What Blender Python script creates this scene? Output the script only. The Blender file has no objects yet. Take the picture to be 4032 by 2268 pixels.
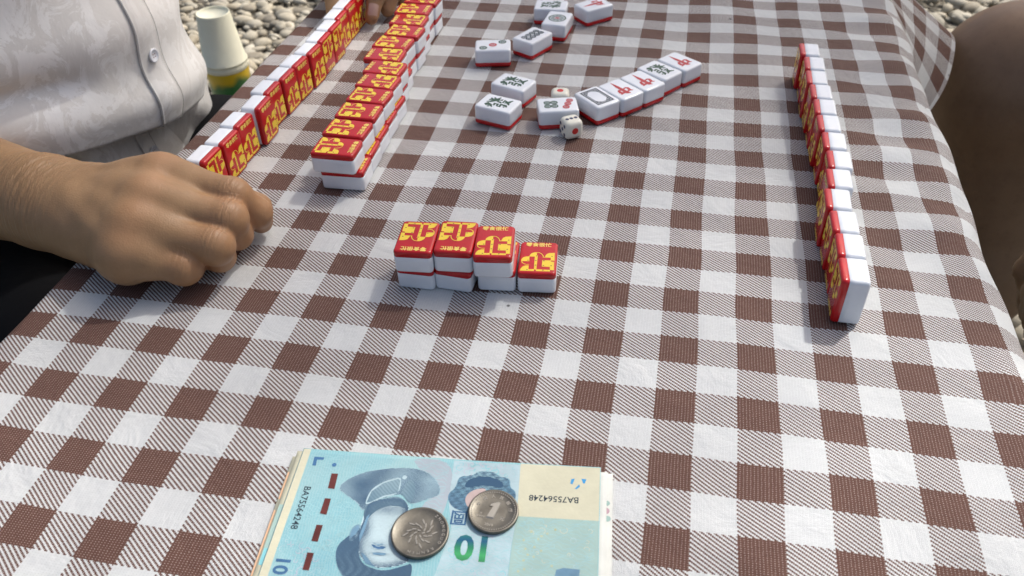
import bpy, bmesh, math, random
import numpy as np
from mathutils import Vector, Matrix, Euler
from mathutils.geometry import tessellate_polygon

S = 0.001                      # every length below is written in millimetres
sc = bpy.context.scene
C = sc.collection
rng = np.random.default_rng(7)
random.seed(7)

# ------------------------------------------------------------------ camera
cam_d = bpy.data.cameras.new('camera')
cam = bpy.data.objects.new('camera', cam_d)
C.objects.link(cam)
right = Vector((0.98113536, 0.19182014, -0.02405088)).normalized()
fwd = Vector((-0.16136811, 0.74409225, -0.6482955)).normalized()
down = fwd.cross(right).normalized()
M = Matrix.Identity(4)
for r in range(3):
    M[r][0] = right[r]; M[r][1] = -down[r]; M[r][2] = -fwd[r]
M.translation = Vector((351.8, -299.1, 317.3)) * S
cam.matrix_world = M
cam_d.sensor_width = 36.0
cam_d.lens = 3312.2 / 4032 * 36.0
cam_d.clip_start = 0.02
cam_d.clip_end = 200
cam_d.dof.use_dof = True
cam_d.dof.focus_distance = 0.48
cam_d.dof.aperture_fstop = 17.0
sc.camera = cam

# ------------------------------------------------------------------ daylight
SUN_EL, SUN_AZ = math.radians(52), math.radians(38)      # azimuth from +Y towards +X
w = bpy.data.worlds.new('World'); sc.world = w; w.use_nodes = True
nt = w.node_tree; nt.nodes.clear()
sky = nt.nodes.new('ShaderNodeTexSky'); sky.sky_type = 'NISHITA'; sky.sun_disc = False
sky.sun_elevation = SUN_EL; sky.sun_rotation = SUN_AZ
sky.air_density = 1.0; sky.dust_density = 6.0; sky.ozone_density = 0.8
bg = nt.nodes.new('ShaderNodeBackground'); bg.inputs[1].default_value = 0.10
wo = nt.nodes.new('ShaderNodeOutputWorld')
nt.links.new(sky.outputs[0], bg.inputs[0]); nt.links.new(bg.outputs[0], wo.inputs[0])
sun_d = bpy.data.lights.new('sun', 'SUN'); sun = bpy.data.objects.new('sun', sun_d); C.objects.link(sun)
sun_d.energy = 2.6; sun_d.angle = math.radians(2.6); sun_d.color = (1.0, 0.98, 0.95)
sd = Vector((math.cos(SUN_EL) * math.sin(SUN_AZ), math.cos(SUN_EL) * math.cos(SUN_AZ), math.sin(SUN_EL)))
sun.rotation_euler = sd.to_track_quat('Z', 'Y').to_euler()
sc.view_settings.view_transform = 'Standard'
sc.view_settings.look = 'None'
sc.view_settings.exposure = 0.72
sc.view_settings.gamma = 1.0

# ------------------------------------------------------------------ helpers
def tag(o, label=None, cat=None, group=None, kind=None):
    if label: o['label'] = label
    if cat: o['category'] = cat
    if group: o['group'] = group
    if kind: o['kind'] = kind
    return o

def thing(name, label, cat, loc=(0, 0, 0), group=None, matrix=None):
    o = bpy.data.objects.new(name, None); C.objects.link(o)
    o.empty_display_size = 0.01
    if matrix is not None: o.matrix_world = matrix
    else: o.location = Vector(loc) * S
    return tag(o, label, cat, group)

def link(name, me, parent=None, mat=None):
    if mat is not None and not me.materials:
        me.materials.append(mat)
    o = bpy.data.objects.new(name, me); C.objects.link(o)
    if parent is not None: o.parent = parent
    return o

def mesh(name, verts, faces, mats=None, fm=None, smooth=True):
    me = bpy.data.meshes.new(name)
    me.from_pydata([tuple(v) for v in verts], [], [tuple(f) for f in faces])
    if mats:
        for m in mats: me.materials.append(m)
    if fm is not None: me.polygons.foreach_set('material_index', fm)
    if smooth: me.polygons.foreach_set('use_smooth', [True] * len(me.polygons))
    me.update()
    return me

def big_mesh(name, V, F, mat, smooth=True):
    """V (n,3), F (m,k) numpy -> mesh, quick for large arrays"""
    V = np.asarray(V, np.float32); F = np.asarray(F, np.int32)
    k = F.shape[1]
    me = bpy.data.meshes.new(name)
    me.vertices.add(len(V)); me.vertices.foreach_set('co', V.ravel())
    me.loops.add(F.size); me.loops.foreach_set('vertex_index', F.ravel())
    me.polygons.add(len(F))
    me.polygons.foreach_set('loop_start', np.arange(0, F.size, k, dtype=np.int32))
    me.polygons.foreach_set('loop_total', np.full(len(F), k, np.int32))
    if smooth: me.polygons.foreach_set('use_smooth', np.ones(len(F), bool))
    me.update(calc_edges=True); me.validate()
    if mat: me.materials.append(mat)
    return me

class N:
    """short node-tree writer"""
    def __init__(s, name):
        s.m = bpy.data.materials.new(name); s.m.use_nodes = True
        s.t = s.m.node_tree; s.b = s.t.nodes['Principled BSDF']
    def n(s, typ, **kw):
        x = s.t.nodes.new('ShaderNode' + typ)
        for k, v in kw.items(): setattr(x, k, v)
        return x
    def l(s, a, b): s.t.links.new(a, b)
    def set(s, i, v):
        if isinstance(v, bpy.types.NodeSocket): s.l(v, s.b.inputs[i])
        else: s.b.inputs[i].default_value = v
    def math(s, op, a, b=None, c=None):
        x = s.n('Math', operation=op)
        for i, v in enumerate((a, b, c)):
            if v is None: continue
            if isinstance(v, bpy.types.NodeSocket): s.l(v, x.inputs[i])
            else: x.inputs[i].default_value = v
        return x.outputs[0]
    def mix(s, f, a, b, blend='MIX'):
        x = s.n('Mix', data_type='RGBA', blend_type=blend)
        for i, v in ((0, f), (6, a), (7, b)):
            if isinstance(v, bpy.types.NodeSocket): s.l(v, x.inputs[i])
            else: x.inputs[i].default_value = v if i == 0 else (*v[:3], 1)
        return x.outputs[2]
    def noise(s, scale, detail=3, rough=.5, vec=None, dist=0.0):
        x = s.n('TexNoise'); x.inputs['Scale'].default_value = scale
        x.inputs['Detail'].default_value = detail; x.inputs['Roughness'].default_value = rough
        x.inputs['Distortion'].default_value = dist
        s.l(vec if vec is not None else s.obj(), x.inputs['Vector'])
        return x.outputs[0]
    def obj(s):
        if not hasattr(s, '_o'): s._o = s.n('TexCoord')
        return s._o.outputs['Object']
    def ramp(s, f, pts):
        x = s.n('ValToRGB'); e = x.color_ramp.elements
        while len(e) < len(pts): e.new(0.5)
        for el, (p, c) in zip(e, pts):
            el.position = p; el.color = (*c, 1) if not isinstance(c, float) else (c, c, c, 1)
        s.l(f, x.inputs[0]); return x.outputs[0]
    def bump(s, h, strength=.3, dist=.001, prev=None):
        x = s.n('Bump'); x.inputs['Strength'].default_value = strength; x.inputs['Distance'].default_value = dist
        s.l(h, x.inputs['Height'])
        if prev is not None: s.l(prev, x.inputs['Normal'])
        return x.outputs[0]

def plain(name, col, rough=.5, metal=0.0, spec=.5, var=0.0, scale=60, coat=0.0, sss=0.0):
    k = N(name)
    if var:
        f = k.noise(scale, 4, .6)
        k.set('Base Color', k.ramp(f, [(.3, tuple(c * (1 - var) for c in col)), (.7, tuple(min(1, c * (1 + var)) for c in col))]))
    else: k.set('Base Color', (*col, 1))
    k.set('Roughness', rough); k.set('Metallic', metal); k.set('Specular IOR Level', spec)
    if coat: k.set('Coat Weight', coat); k.set('Coat Roughness', .08)
    if sss:
        k.set('Subsurface Weight', sss); k.b.inputs['Subsurface Radius'].default_value = (.004, .0035, .003)
    return k.m

# ---- signed-distance modelling: smooth limbs meshed with surface nets
def cap(P, a, b, ra, rb):
    a = np.asarray(a, np.float32); b = np.asarray(b, np.float32)
    ab = b - a; t = np.clip(((P - a) @ ab) / max(float(ab @ ab), 1e-6), 0, 1)
    return np.linalg.norm(P - a - t[..., None] * ab, axis=-1) - (ra + (rb - ra) * t)

def ell(P, c, r, R=None):
    q = P - np.asarray(c, np.float32)
    if R is not None: q = q @ np.asarray(R, np.float32)
    q = q / np.asarray(r, np.float32); n = np.linalg.norm(q, axis=-1)
    return (n - 1) * min(r)

def smin(a, b, k):
    h = np.maximum(k - np.abs(a - b), 0) / k
    return np.minimum(a, b) - h * h * k * .25

def chain(P, pts, rad, k):
    d = None
    for i in range(len(pts) - 1):
        e = cap(P, pts[i], pts[i + 1], rad[i], rad[i + 1])
        d = e if d is None else smin(d, e, k)
    return d

def nets(fn, lo, hi, h):
    ax = [np.arange(lo[i], hi[i] + h, h, dtype=np.float32) for i in range(3)]
    G = np.stack(np.meshgrid(*ax, indexing='ij'), -1)
    D = fn(G).astype(np.float32)
    n = D.shape
    ins = D < 0
    cells = np.zeros((n[0] - 1, n[1] - 1, n[2] - 1), np.int8)
    for o in np.ndindex(2, 2, 2):
        cells += ins[o[0]:n[0] - 1 + o[0], o[1]:n[1] - 1 + o[1], o[2]:n[2] - 1 + o[2]]
    act = (cells > 0) & (cells < 8)
    idx = np.full(cells.shape, -1, np.int64); I = np.argwhere(act); idx[act] = np.arange(len(I))
    acc = np.zeros((len(I), 3)); cnt = np.zeros(len(I))
    corners = [np.array(o) for o in np.ndindex(2, 2, 2)]
    for p in corners:
        for axis in range(3):
            if p[axis]: continue
            q = p.copy(); q[axis] = 1
            a = D[tuple((I + p).T)]; b = D[tuple((I + q).T)]
            m = (a < 0) != (b < 0)
            t = np.where(m, a / np.where(m, a - b, 1), 0)
            acc[m] += (p + t[:, None] * (q - p))[m]; cnt[m] += 1
    V = np.array(lo) + (I + acc / cnt[:, None]) * h
    Q = []
    for axis in range(3):
        u, v = [(1, 2), (2, 0), (0, 1)][axis]
        sl0 = [slice(1, n[i] - 1) for i in range(3)]; sl0[axis] = slice(0, n[axis] - 1)
        sl1 = list(sl0); sl1[axis] = slice(1, n[axis])
        a = ins[tuple(sl0)]; b = ins[tuple(sl1)]
        E = np.argwhere(a != b); E[:, u] += 1; E[:, v] += 1
        flip = a[a != b]
        du = np.zeros(3, int); du[u] = 1; dv = np.zeros(3, int); dv[v] = 1
        q = np.stack([idx[tuple((E - du - dv).T)], idx[tuple((E - dv).T)], idx[tuple(E.T)], idx[tuple((E - du).T)]], 1)
        q[~flip] = q[~flip][:, ::-1]
        Q.append(q)
    return V, np.concatenate(Q)

def relax(V, F, it=2, lam=.5):
    n = len(V); e = np.concatenate([F[:, [0, 1]], F[:, [1, 2]], F[:, [2, 3]], F[:, [3, 0]]])
    e = np.concatenate([e, e[:, ::-1]])
    deg = np.bincount(e[:, 0], minlength=n)[:, None]
    for _ in range(it):
        a = np.zeros_like(V)
        for c in range(3): a[:, c] = np.bincount(e[:, 0], V[e[:, 1], c], n)
        V = V + lam * (a / np.maximum(deg, 1) - V)
    return V

def normals(V, F):
    fn = np.cross(V[F[:, 2]] - V[F[:, 0]], V[F[:, 3]] - V[F[:, 1]])
    n = np.zeros_like(V)
    for c in range(4):
        for k in range(3): n[:, k] += np.bincount(F[:, c], fn[:, k], len(V))
    return n / np.maximum(np.linalg.norm(n, axis=1, keepdims=True), 1e-9)

def lathe(profile, seg=48, cap_ends=True):
    V, F = [], []
    for r, z in profile:
        for i in range(seg):
            a = 2 * math.pi * i / seg; V.append((r * math.cos(a) * S, r * math.sin(a) * S, z * S))
    for j in range(len(profile) - 1):
        for i in range(seg):
            F.append((j * seg + i, j * seg + (i + 1) % seg, (j + 1) * seg + (i + 1) % seg, (j + 1) * seg + i))
    if cap_ends:
        F.append(tuple(range(seg))[::-1]); F.append(tuple((len(profile) - 1) * seg + i for i in range(seg)))
    return V, F

def tube(pts, r, seg=6):
    V, F = [], []
    pts = [Vector(p) for p in pts]
    for i, p in enumerate(pts):
        t = (pts[min(i + 1, len(pts) - 1)] - pts[max(i - 1, 0)]).normalized()
        a = t.orthogonal().normalized(); b = t.cross(a)
        if i and (Vector(V[-seg]) - Vector(pa)).length: pass
        pa = p
        for k in range(seg):
            an = 2 * math.pi * k / seg
            V.append(tuple((p + (a * math.cos(an) + b * math.sin(an)) * r)))
    for i in range(len(pts) - 1):
        for k in range(seg):
            F.append((i * seg + k, i * seg + (k + 1) % seg, (i + 1) * seg + (k + 1) % seg, (i + 1) * seg + k))
    return V, F

def text_mesh(name, body, size, mat, bold=0.0, align='CENTER'):
    """flat lettering from the built-in font, as a mesh in mm centred on the origin"""
    cu = bpy.data.curves.new(name, 'FONT'); cu.body = body; cu.size = 1.0
    cu.align_x = align; cu.align_y = 'CENTER'; cu.offset = bold / size; cu.resolution_u = 3
    o = bpy.data.objects.new(name, cu); C.objects.link(o)
    bpy.context.view_layer.update()
    me = bpy.data.meshes.new_from_object(o.evaluated_get(bpy.context.evaluated_depsgraph_get()))
    bpy.data.objects.remove(o); bpy.data.curves.remove(cu)
    me.transform(Matrix.Scale(size * S, 4)); me.name = name; me.materials.clear(); me.materials.append(mat)
    return me

# ------------------------------------------------------------------ ground
Z_G = -600.0
k = N('gravel_soil')
f = k.noise(40, 6, .65)
k.set('Base Color', k.ramp(f, [(.3, (.04, .035, .024)), (.55, (.11, .095, .07)), (.75, (.42, .39, .31))])); k.set('Roughness', .95)
v = k.n('TexVoronoi'); v.inputs['Scale'].default_value = 38; k.l(k.obj(), v.inputs['Vector'])
k.set('Normal', k.bump(v.outputs['Distance'], 1.0, .02))
ground = link('ground', mesh('ground', [(-60, -60, Z_G * S), (60, -60, Z_G * S), (60, 60, Z_G * S), (-60, 60, Z_G * S)], [(0, 1, 2, 3)], [k.m], smooth=False))
tag(ground, kind='structure')

k = N('pebble_stone')
geo = k.n('NewGeometry')
f2 = k.noise(55, 4, .6)
base = k.ramp(geo.outputs['Random Per Island'], [(0, (.12, .10, .07)), (.25, (.30, .25, .165)), (.5, (.42, .37, .27)), (.75, (.25, .23, .18)), (1, (.55, .50, .39))])
k.set('Base Color', k.mix(.35, base, k.ramp(f2, [(.3, (.16, .14, .10)), (.7, (.52, .48, .39))]))); k.set('Roughness', .75)
k.set('Normal', k.bump(k.noise(400, 4, .6), .3, .002))
ico = bmesh.new(); bmesh.ops.create_icosphere(ico, subdivisions=2, radius=1)
iv = np.array([v.co[:] for v in ico.verts]); if_ = np.array([[v.index for v in f.verts] for f in ico.faces]); ico.free()
def pebbles(n, xr, yr, smin_, smax_, lay=0):
    x = rng.uniform(*xr, n); y = rng.uniform(*yr, n)
    s = smin_ * (smax_ / smin_) ** rng.power(1.0, n)
    V = np.zeros((n, len(iv), 3)); 
    for i in range(n):
        sc_ = s[i] * np.array([rng.uniform(.9, 1.5), rng.uniform(.7, 1.0), rng.uniform(.42, .7)])
        d = 1 + .10 * np.sin(iv @ rng.uniform(-2.4, 2.4, 3) + rng.uniform(0, 6)) + .06 * np.sin(iv @ rng.uniform(-4, 4, 3))
        p = iv * d[:, None] * sc_
        a = rng.uniform(0, 6.28); t = rng.normal(0, .25); c, s_ = math.cos(a), math.sin(a)
        p = p @ np.array([[1, 0, 0], [0, math.cos(t), -math.sin(t)], [0, math.sin(t), math.cos(t)]]).T
        p = p @ np.array([[c, -s_, 0], [s_, c, 0], [0, 0, 1]]).T
        V[i] = p + np.array([x[i], y[i], Z_G + sc_[2] * .35 + lay * rng.uniform(0, 1)])
    F = (if_[None] + (np.arange(n) * len(iv))[:, None, None]).reshape(-1, 3)
    return V.reshape(-1, 3) * S, F
Vs, Fs, off = [], [], 0
for n, xr, yr, a, b, l in [(4200, (-1900, -250), (650, 2700), 8, 27, 10), (1900, (620, 1900), (500, 2800), 9, 30, 12), (700, (-250, 620), (700, 2600), 12, 32, 8), (500, (-1500, -250), (-500, 650), 12, 30, 4), (300, (620, 1500), (-500, 500), 12, 30, 4)]:
    V, F = pebbles(n, xr, yr, a, b, l); Vs.append(V); Fs.append(F + off); off += len(V)
ico = bmesh.new(); bmesh.ops.create_icosphere(ico, subdivisions=1, radius=1)
iv = np.array([v.co[:] for v in ico.verts]); if_ = np.array([[v.index for v in f.verts] for f in ico.faces]); ico.free()
for n, xr, yr, a, b, l in [(7000, (-1500, -250), (700, 2300), 3, 9, 14), (2500, (620, 1600), (600, 2600), 3, 9, 16)]:
    V, F = pebbles(n, xr, yr, a, b, l); Vs.append(V); Fs.append(F + off); off += len(V)
peb = link('pebbles', big_mesh('pebbles', np.concatenate(Vs), np.concatenate(Fs), k.m))
tag(peb, 'cream and grey rounded river pebbles covering the ground', 'pebbles', kind='stuff')

# ------------------------------------------------------------------ table and cloth
X0, X1, Y0, Y1 = 0.0, 558.0, -190.0, 652.0       # outside faces of the cloth
tb = thing('folding_table', 'low folding table hidden under the checked cloth', 'table', (280, 230, Z_G))
m_table = plain('table_board', (.45, .42, .38), .6)
m_leg = plain('table_leg_steel', (.35, .35, .36), .35, 1.0)
def boxm(name, a, b, m):
    (x0, y0, z0), (x1, y1, z1) = a, b
    V = [(x * S, y * S, z * S) for x in (x0, x1) for y in (y0, y1) for z in (z0, z1)]
    return mesh(name, V, [(0, 1, 3, 2), (4, 6, 7, 5), (0, 4, 5, 1), (2, 3, 7, 6), (0, 2, 6, 4), (1, 5, 7, 3)], [m], smooth=False)
def local(me, parent):
    me.transform(Matrix.Translation(-parent.location)); return me
link('tabletop', local(boxm('tabletop', (3, -185, -28), (528, 645, -3), m_table), tb), tb)
for lx, ly in ((45, -140), (480, -140), (45, 600), (480, 600)):
    V, F = tube([(lx * S, ly * S, Z_G * S), (lx * S, ly * S, -28 * S)], .012, 12)
    link('leg', local(mesh('leg', V, F, [m_leg]), tb), tb)

# gingham twill: warp and weft threads, two over two
k = N('gingham_twill')
uv = k.n('UVMap'); uv.uv_map = 'weave'
sp = k.n('SeparateXYZ'); k.l(uv.outputs[0], sp.inputs[0]); x, y = sp.outputs[0], sp.outputs[1]
THX, THY = 26.0, 36.0
wob = k.n('TexNoise'); wob.inputs['Scale'].default_value = 9; k.l(uv.outputs[0], wob.inputs['Vector'])
wv = k.math('MULTIPLY', k.math('SUBTRACT', wob.outputs[0], .5), .035)
wl = k.n('TexNoise'); wl.inputs['Scale'].default_value = .22; wl.inputs['Detail'].default_value = 1; k.l(uv.outputs[0], wl.inputs['Vector'])
sl_ = k.n('SeparateColor'); k.l(wl.outputs[1], sl_.inputs[0])
x = k.math('ADD', k.math('ADD', x, wv), k.math('MULTIPLY', k.math('SUBTRACT', sl_.outputs[0], .5), .22))
y = k.math('ADD', k.math('SUBTRACT', y, wv), k.math('MULTIPLY', k.math('SUBTRACT', sl_.outputs[1], .5), .22))
xa, yb = k.math('MULTIPLY', x, THX), k.math('MULTIPLY', y, THY)
a, b = k.math('FLOOR', xa), k.math('FLOOR', yb)
m4 = k.math('FLOORED_MODULO', k.math('ADD', a, b), 4.0)
sel = k.math('LESS_THAN', m4, 1.5)
wd = k.math('LESS_THAN', k.math('FLOORED_MODULO', k.math('FLOOR', x), 2.0), .5)
wf = k.math('GREATER_THAN', k.math('FLOORED_MODULO', k.math('FLOOR', y), 2.0), .5)
fac = k.math('ADD', k.math('MULTIPLY', sel, wd), k.math('MULTIPLY', k.math('SUBTRACT', 1.0, sel), wf))
# pin-hole specks of the opposite thread in every second crossing
fx = k.math('FRACT', k.math('MULTIPLY', xa, .5)); fy = k.math('FRACT', k.math('MULTIPLY', yb, .5))
hole = k.math('MULTIPLY', k.math('GREATER_THAN', fx, .68), k.math('GREATER_THAN', fy, .68))
tone = k.noise(9.0, 4, .6, uv.outputs[0]); tone2 = k.noise(.35, 3, .5, uv.outputs[0])
brown = k.mix(tone, (.120, .056, .042), (.158, .077, .058))
white = k.mix(tone, (.70, .715, .705), (.80, .815, .805))
brown = k.mix(k.math('MULTIPLY', hole, .55), brown, (.62, .52, .46))
white = k.mix(k.math('MULTIPLY', hole, .30), white, (.45, .44, .44))
colr = k.mix(fac, white, brown)
# faint soiling and a few specks
soil = k.ramp(tone2, [(.35, 1.0), (.75, .90)])
sp2 = k.n('TexVoronoi'); sp2.inputs['Scale'].default_value = .42; k.l(uv.outputs[0], sp2.inputs['Vector'])
speck = k.ramp(sp2.outputs['Distance'], [(.028, .22), (.036, 1.0)])
colr = k.mix(1.0, k.mix(1.0, colr, soil, 'MULTIPLY'), speck, 'MULTIPLY')
k.set('Base Color', colr); k.set('Roughness', .62); k.set('Specular IOR Level', .22)
th = k.math('MULTIPLY', k.math('ABSOLUTE', k.math('SINE', k.math('MULTIPLY', xa, math.pi))), k.math('ABSOLUTE', k.math('SINE', k.math('MULTIPLY', yb, math.pi))))
nb = k.bump(th, .45, .00035)
nb = k.bump(k.noise(.55, 5, .6, uv.outputs[0], .6), .5, .006, nb)
k.set('Normal', nb)
tl = k.n('BsdfTranslucent'); k.l(colr, tl.inputs[0]); mx = k.n('MixShader'); mx.inputs[0].default_value = .22
k.l(k.b.outputs[0], mx.inputs[1]); k.l(tl.outputs[0], mx.inputs[2]); k.l(mx.outputs[0], k.t.nodes['Material Output'].inputs[0])
m_cloth = k.m

def sstep(t): t = np.clip(t, 0, 1); return t * t * (3 - 2 * t)
def cloth():
    rl, rr, DROP = 6.0, 26.0, 120.0
    sL = np.concatenate([np.linspace(-(DROP), -rl * .57, 22), np.linspace(-rl * .57, rl, 6)[1:-1]])
    flat = np.linspace(rl, X1 - rr, 120)
    arcR = (X1 - rr) + np.linspace(0, rr * math.pi / 2, 12)[1:]
    dropR = arcR[-1] + np.linspace(0, DROP - 28, 26)[1:]
    s = np.concatenate([sL, flat, arcR, dropR])
    t = np.linspace(Y0, Y1, 190)
    Sg, T = np.meshgrid(s, t, indexing='ij')
    P = np.zeros(Sg.shape + (3,))
    # left side
    P[..., 0] = Sg; P[..., 1] = T
    th = np.clip((rl - Sg) / rl, 0, math.pi / 2)
    L = Sg < rl
    P[..., 0] = np.where(L, X0 + rl - rl * np.sin(th), P[..., 0])
    zz = -rl * (1 - np.cos(th)) - np.maximum(0, (rl - Sg) - rl * math.pi / 2)
    P[..., 2] = np.where(L, zz, 0)
    # right side: roll over the edge, then hang, flaring out towards the far corner
    Rr = Sg > X1 - rr
    fl = sstep((T - 330) / 320) * math.radians(50) + .10 * np.sin(T / 43.0)
    flz = np.where(Sg < X1 - rr, 0, 1)
    q = np.clip((Sg - (X1 - rr)) / rr, 0, None)
    ang = np.minimum(q, math.pi / 2 - np.maximum(fl, -.1))
    rest = np.maximum(0, Sg - (X1 - rr) - rr * (math.pi / 2 - np.maximum(fl, -.1)))
    px = (X1 - rr) + rr * np.sin(ang) + rest * np.cos(ang); pz = -rr * (1 - np.cos(ang)) - rest * np.sin(ang)
    P[..., 0] = np.where(Rr, px, P[..., 0]); P[..., 2] = np.where(Rr, pz, P[..., 2])
    # shallow wrinkles on the top, strongest beyond the standing row and by the far right
    top = ((Sg > 20) & (Sg < X1 - 4)).astype(float)
    wr = .35 * np.sin(T / 21 + Sg / 90) * np.sin(Sg / 37 - T / 160)
    amp = sstep((Sg - 478) / 30) * sstep((T - 60) / 60)
    wr += amp * (1.5 * np.sin(T / 13.0 + Sg / 25.0 + 1.2 * np.sin(T / 41)) + .9 * np.sin(T / 7.3 - Sg / 19.0))
    far = sstep((T - 270) / 120) * sstep((Sg - 300) / 60) * (1 - sstep((Sg - 440) / 12))
    wr += far * .8 * np.sin((T * .35 + Sg) / 17)
    P[..., 2] += top * (wr - np.maximum(.45, 0)) 
    # edge waviness
    P[..., 0] += (Sg < 2) * 1.2 * np.sin(T / 31.0) + (Sg > X1 - rr) * (1.6 * np.sin(T / 36.0 + .6) + .8 * np.sin(T / 14.0))
    n0, n1 = Sg.shape
    V = [tuple(p) for p in (P.reshape(-1, 3) * S)]
    UV = np.stack([Sg / 20, T / 20], -1).reshape(-1, 2)
    F = [(i * n1 + j, (i + 1) * n1 + j, (i + 1) * n1 + j + 1, i * n1 + j + 1) for i in range(n0 - 1) for j in range(n1 - 1)]
    # far side: from the far edge row hang down, swinging with the corner ridge
    base = [i * n1 + n1 - 1 for i in range(n0)]
    edge = P[:, -1, :]
    UVl = list(map(tuple, UV)); prev = base
    keep = [i for i in range(n0) if s[i] <= X1 + 20]
    for r in range(1, 13):
        row = []
        for i in range(n0):
            p = edge[i].copy(); dd = r / 12 * DROP
            onTop = 1.0 if (6 < s[i] < X1 - 20) else 0.0
            lim = max(0.0, min(1.0, (s[i] - (X1 - 20)) / 150.0))
            fall = dd * (1 - lim)
            p[1] += 14 * min(1, r / 2) * (1 - lim) + 8 * math.sin(s[i] / 33) * (r / 12) * (1 - lim)
            p[0] -= lim * dd * .75
            p[2] -= fall if p[2] > -DROP else 0
            V.append(tuple(p * S)); UVl.append((s[i] / 20, (Y1 + dd) / 20)); row.append(len(V) - 1)
        for i in range(n0 - 1): F.append((prev[i], prev[i + 1], row[i + 1], row[i]))
        prev = row
    me = mesh('tablecloth', V, F, [m_cloth])
    ul = me.uv_layers.new(name='weave')
    li = np.zeros(len(me.loops), np.int32); me.loops.foreach_get('vertex_index', li)
    ul.data.foreach_set('uv', np.array(UVl, np.float32)[li].ravel())
    return me
cl = link('tablecloth', cloth())
tag(cl, 'brown and white gingham tablecloth spread over the table', 'tablecloth')

# ------------------------------------------------------------------ mahjong tiles
TW, TL_, TH_ = 22.0, 30.0, 15.0
WHT = 10.9
k = N('tile_white'); k.set('Base Color', k.ramp(k.noise(90, 3), [(.3, (.70, .725, .755)), (.7, (.75, .77, .80))])); k.set('Roughness', .16); k.set('Specular IOR Level', .55)
k.set('Subsurface Weight', .15); k.b.inputs['Subsurface Radius'].default_value = (.004, .004, .0045); m_white = k.m
k.set('Normal', k.bump(k.noise(350, 3), .04, .0008))
k = N('tile_red'); k.set('Base Color', k.ramp(k.noise(120, 3), [(.3, (.42, .006, .008)), (.7, (.50, .010, .012))])); k.set('Roughness', .17); k.set('Specular IOR Level', .5); m_red = k.m
k.set('Normal', k.bump(k.noise(500, 3), .05, .0006))
m_yel = plain('emblem_yellow', (.80, .56, .035), .3, var=.05)
m_yel2 = plain('lettering_yellow', (.80, .60, .12), .3)
m_redp = plain('emblem_red', (.40, .008, .010), .25)
m_dot = plain('emblem_dot', (.12, .02, .01), .4)
m_green = plain('face_green', (.006, .050, .016), .35)
m_ink = plain('face_ink', (.008, .018, .028), .35)
m_fred = plain('face_red', (.42, .015, .018), .35)
m_grey = plain('face_grey', (.22, .30, .28), .4)

def rrect(w, l, r, n=5):
    P = []
    for cx, cy, a0 in ((w / 2 - r, l / 2 - r, 0), (-w / 2 + r, l / 2 - r, 90), (-w / 2 + r, -l / 2 + r, 180), (w / 2 - r, -l / 2 + r, 270)):
        for i in range(n + 1):
            a = math.radians(a0 + 90 * i / n); P.append((cx + r * math.cos(a), cy + r * math.sin(a)))
    return P
def slab(name, w, l, r, layers, mat, dome=0.0):
    V, F = [], []
    for z, ins in layers:
        rr = max(r - ins * .6, .4)
        V += [(px * S, py * S, z * S) for px, py in rrect(w - 2 * ins, l - 2 * ins, rr)]
    n = len(rrect(w, l, r))
    for j in range(len(layers) - 1):
        for i in range(n): F.append((j * n + i, j * n + (i + 1) % n, (j + 1) * n + (i + 1) % n, (j + 1) * n + i))
    F.append(tuple(range(n))[::-1]); F.append(tuple((len(layers) - 1) * n + i for i in range(n)))
    return mesh(name, V, F, [mat])
def arc(r, n=5): return [(r * (1 - math.cos(math.radians(90 * i / n))), r * (1 - math.sin(math.radians(90 * i / n)))) for i in range(n + 1)]
A = arc(1.7)
white_layers = [(z, i) for z, i in A] + [(3.2, -.02), (8, -.02), (WHT - .06, 0), (WHT, .06)]
red_layers = [(WHT, .12), (WHT + .08, .02)] + [(TH_ - z, i) for z, i in reversed(arc(1.6))]
me_white = slab('ivory_body', TW, TL_, 2.4, white_layers, m_white)
me_red = slab('red_back', TW, TL_, 2.4, red_layers, m_red)
print('tile mesh ok')

def polys(name, items, mats, flipx=False):
    """items: (material index, height in mm, list of 2-D points or (outer, hole) pair)"""
    V, F, fm = [], [], []
    for mi, z, pts in items:
        loops = pts if isinstance(pts[0][0], (list, tuple)) else [pts]
        off = len(V); flatl = [p for lp in loops for p in lp]
        V += [((-p[0] if flipx else p[0]) * S, p[1] * S, z * S) for p in flatl]
        for t in tessellate_polygon([[Vector((p[0], p[1], 0)) for p in lp] for lp in loops]):
            F.append(tuple(off + i for i in t)); fm.append(mi)
    me = mesh(name, V, F, mats, fm, smooth=False)
    return me
def disc(cx, cy, r, n=20, a0=0, a1=360):
    P = [(cx + r * math.cos(math.radians(a0 + (a1 - a0) * i / n)), cy + r * math.sin(math.radians(a0 + (a1 - a0) * i / n))) for i in range(n + (0 if a1 - a0 >= 360 else 1))]
    if a1 - a0 < 360: P.append((cx, cy))
    return P
def ring(cx, cy, r1, r0, n=24): return [disc(cx, cy, r1, n), disc(cx, cy, r0, n)]
def arcband(cx, cy, r1, r0, a0, a1, n=14):
    o = [(cx + r1 * math.cos(math.radians(a0 + (a1 - a0) * i / n)), cy + r1 * math.sin(math.radians(a0 + (a1 - a0) * i / n))) for i in range(n + 1)]
    i_ = [(cx + r0 * math.cos(math.radians(a0 + (a1 - a0) * i / n)), cy + r0 * math.sin(math.radians(a0 + (a1 - a0) * i / n))) for i in range(n + 1)]
    return o + i_[::-1]
def rect(x0, y0, x1, y1): return [(x0, y0), (x1, y0), (x1, y1), (x0, y1)]

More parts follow.
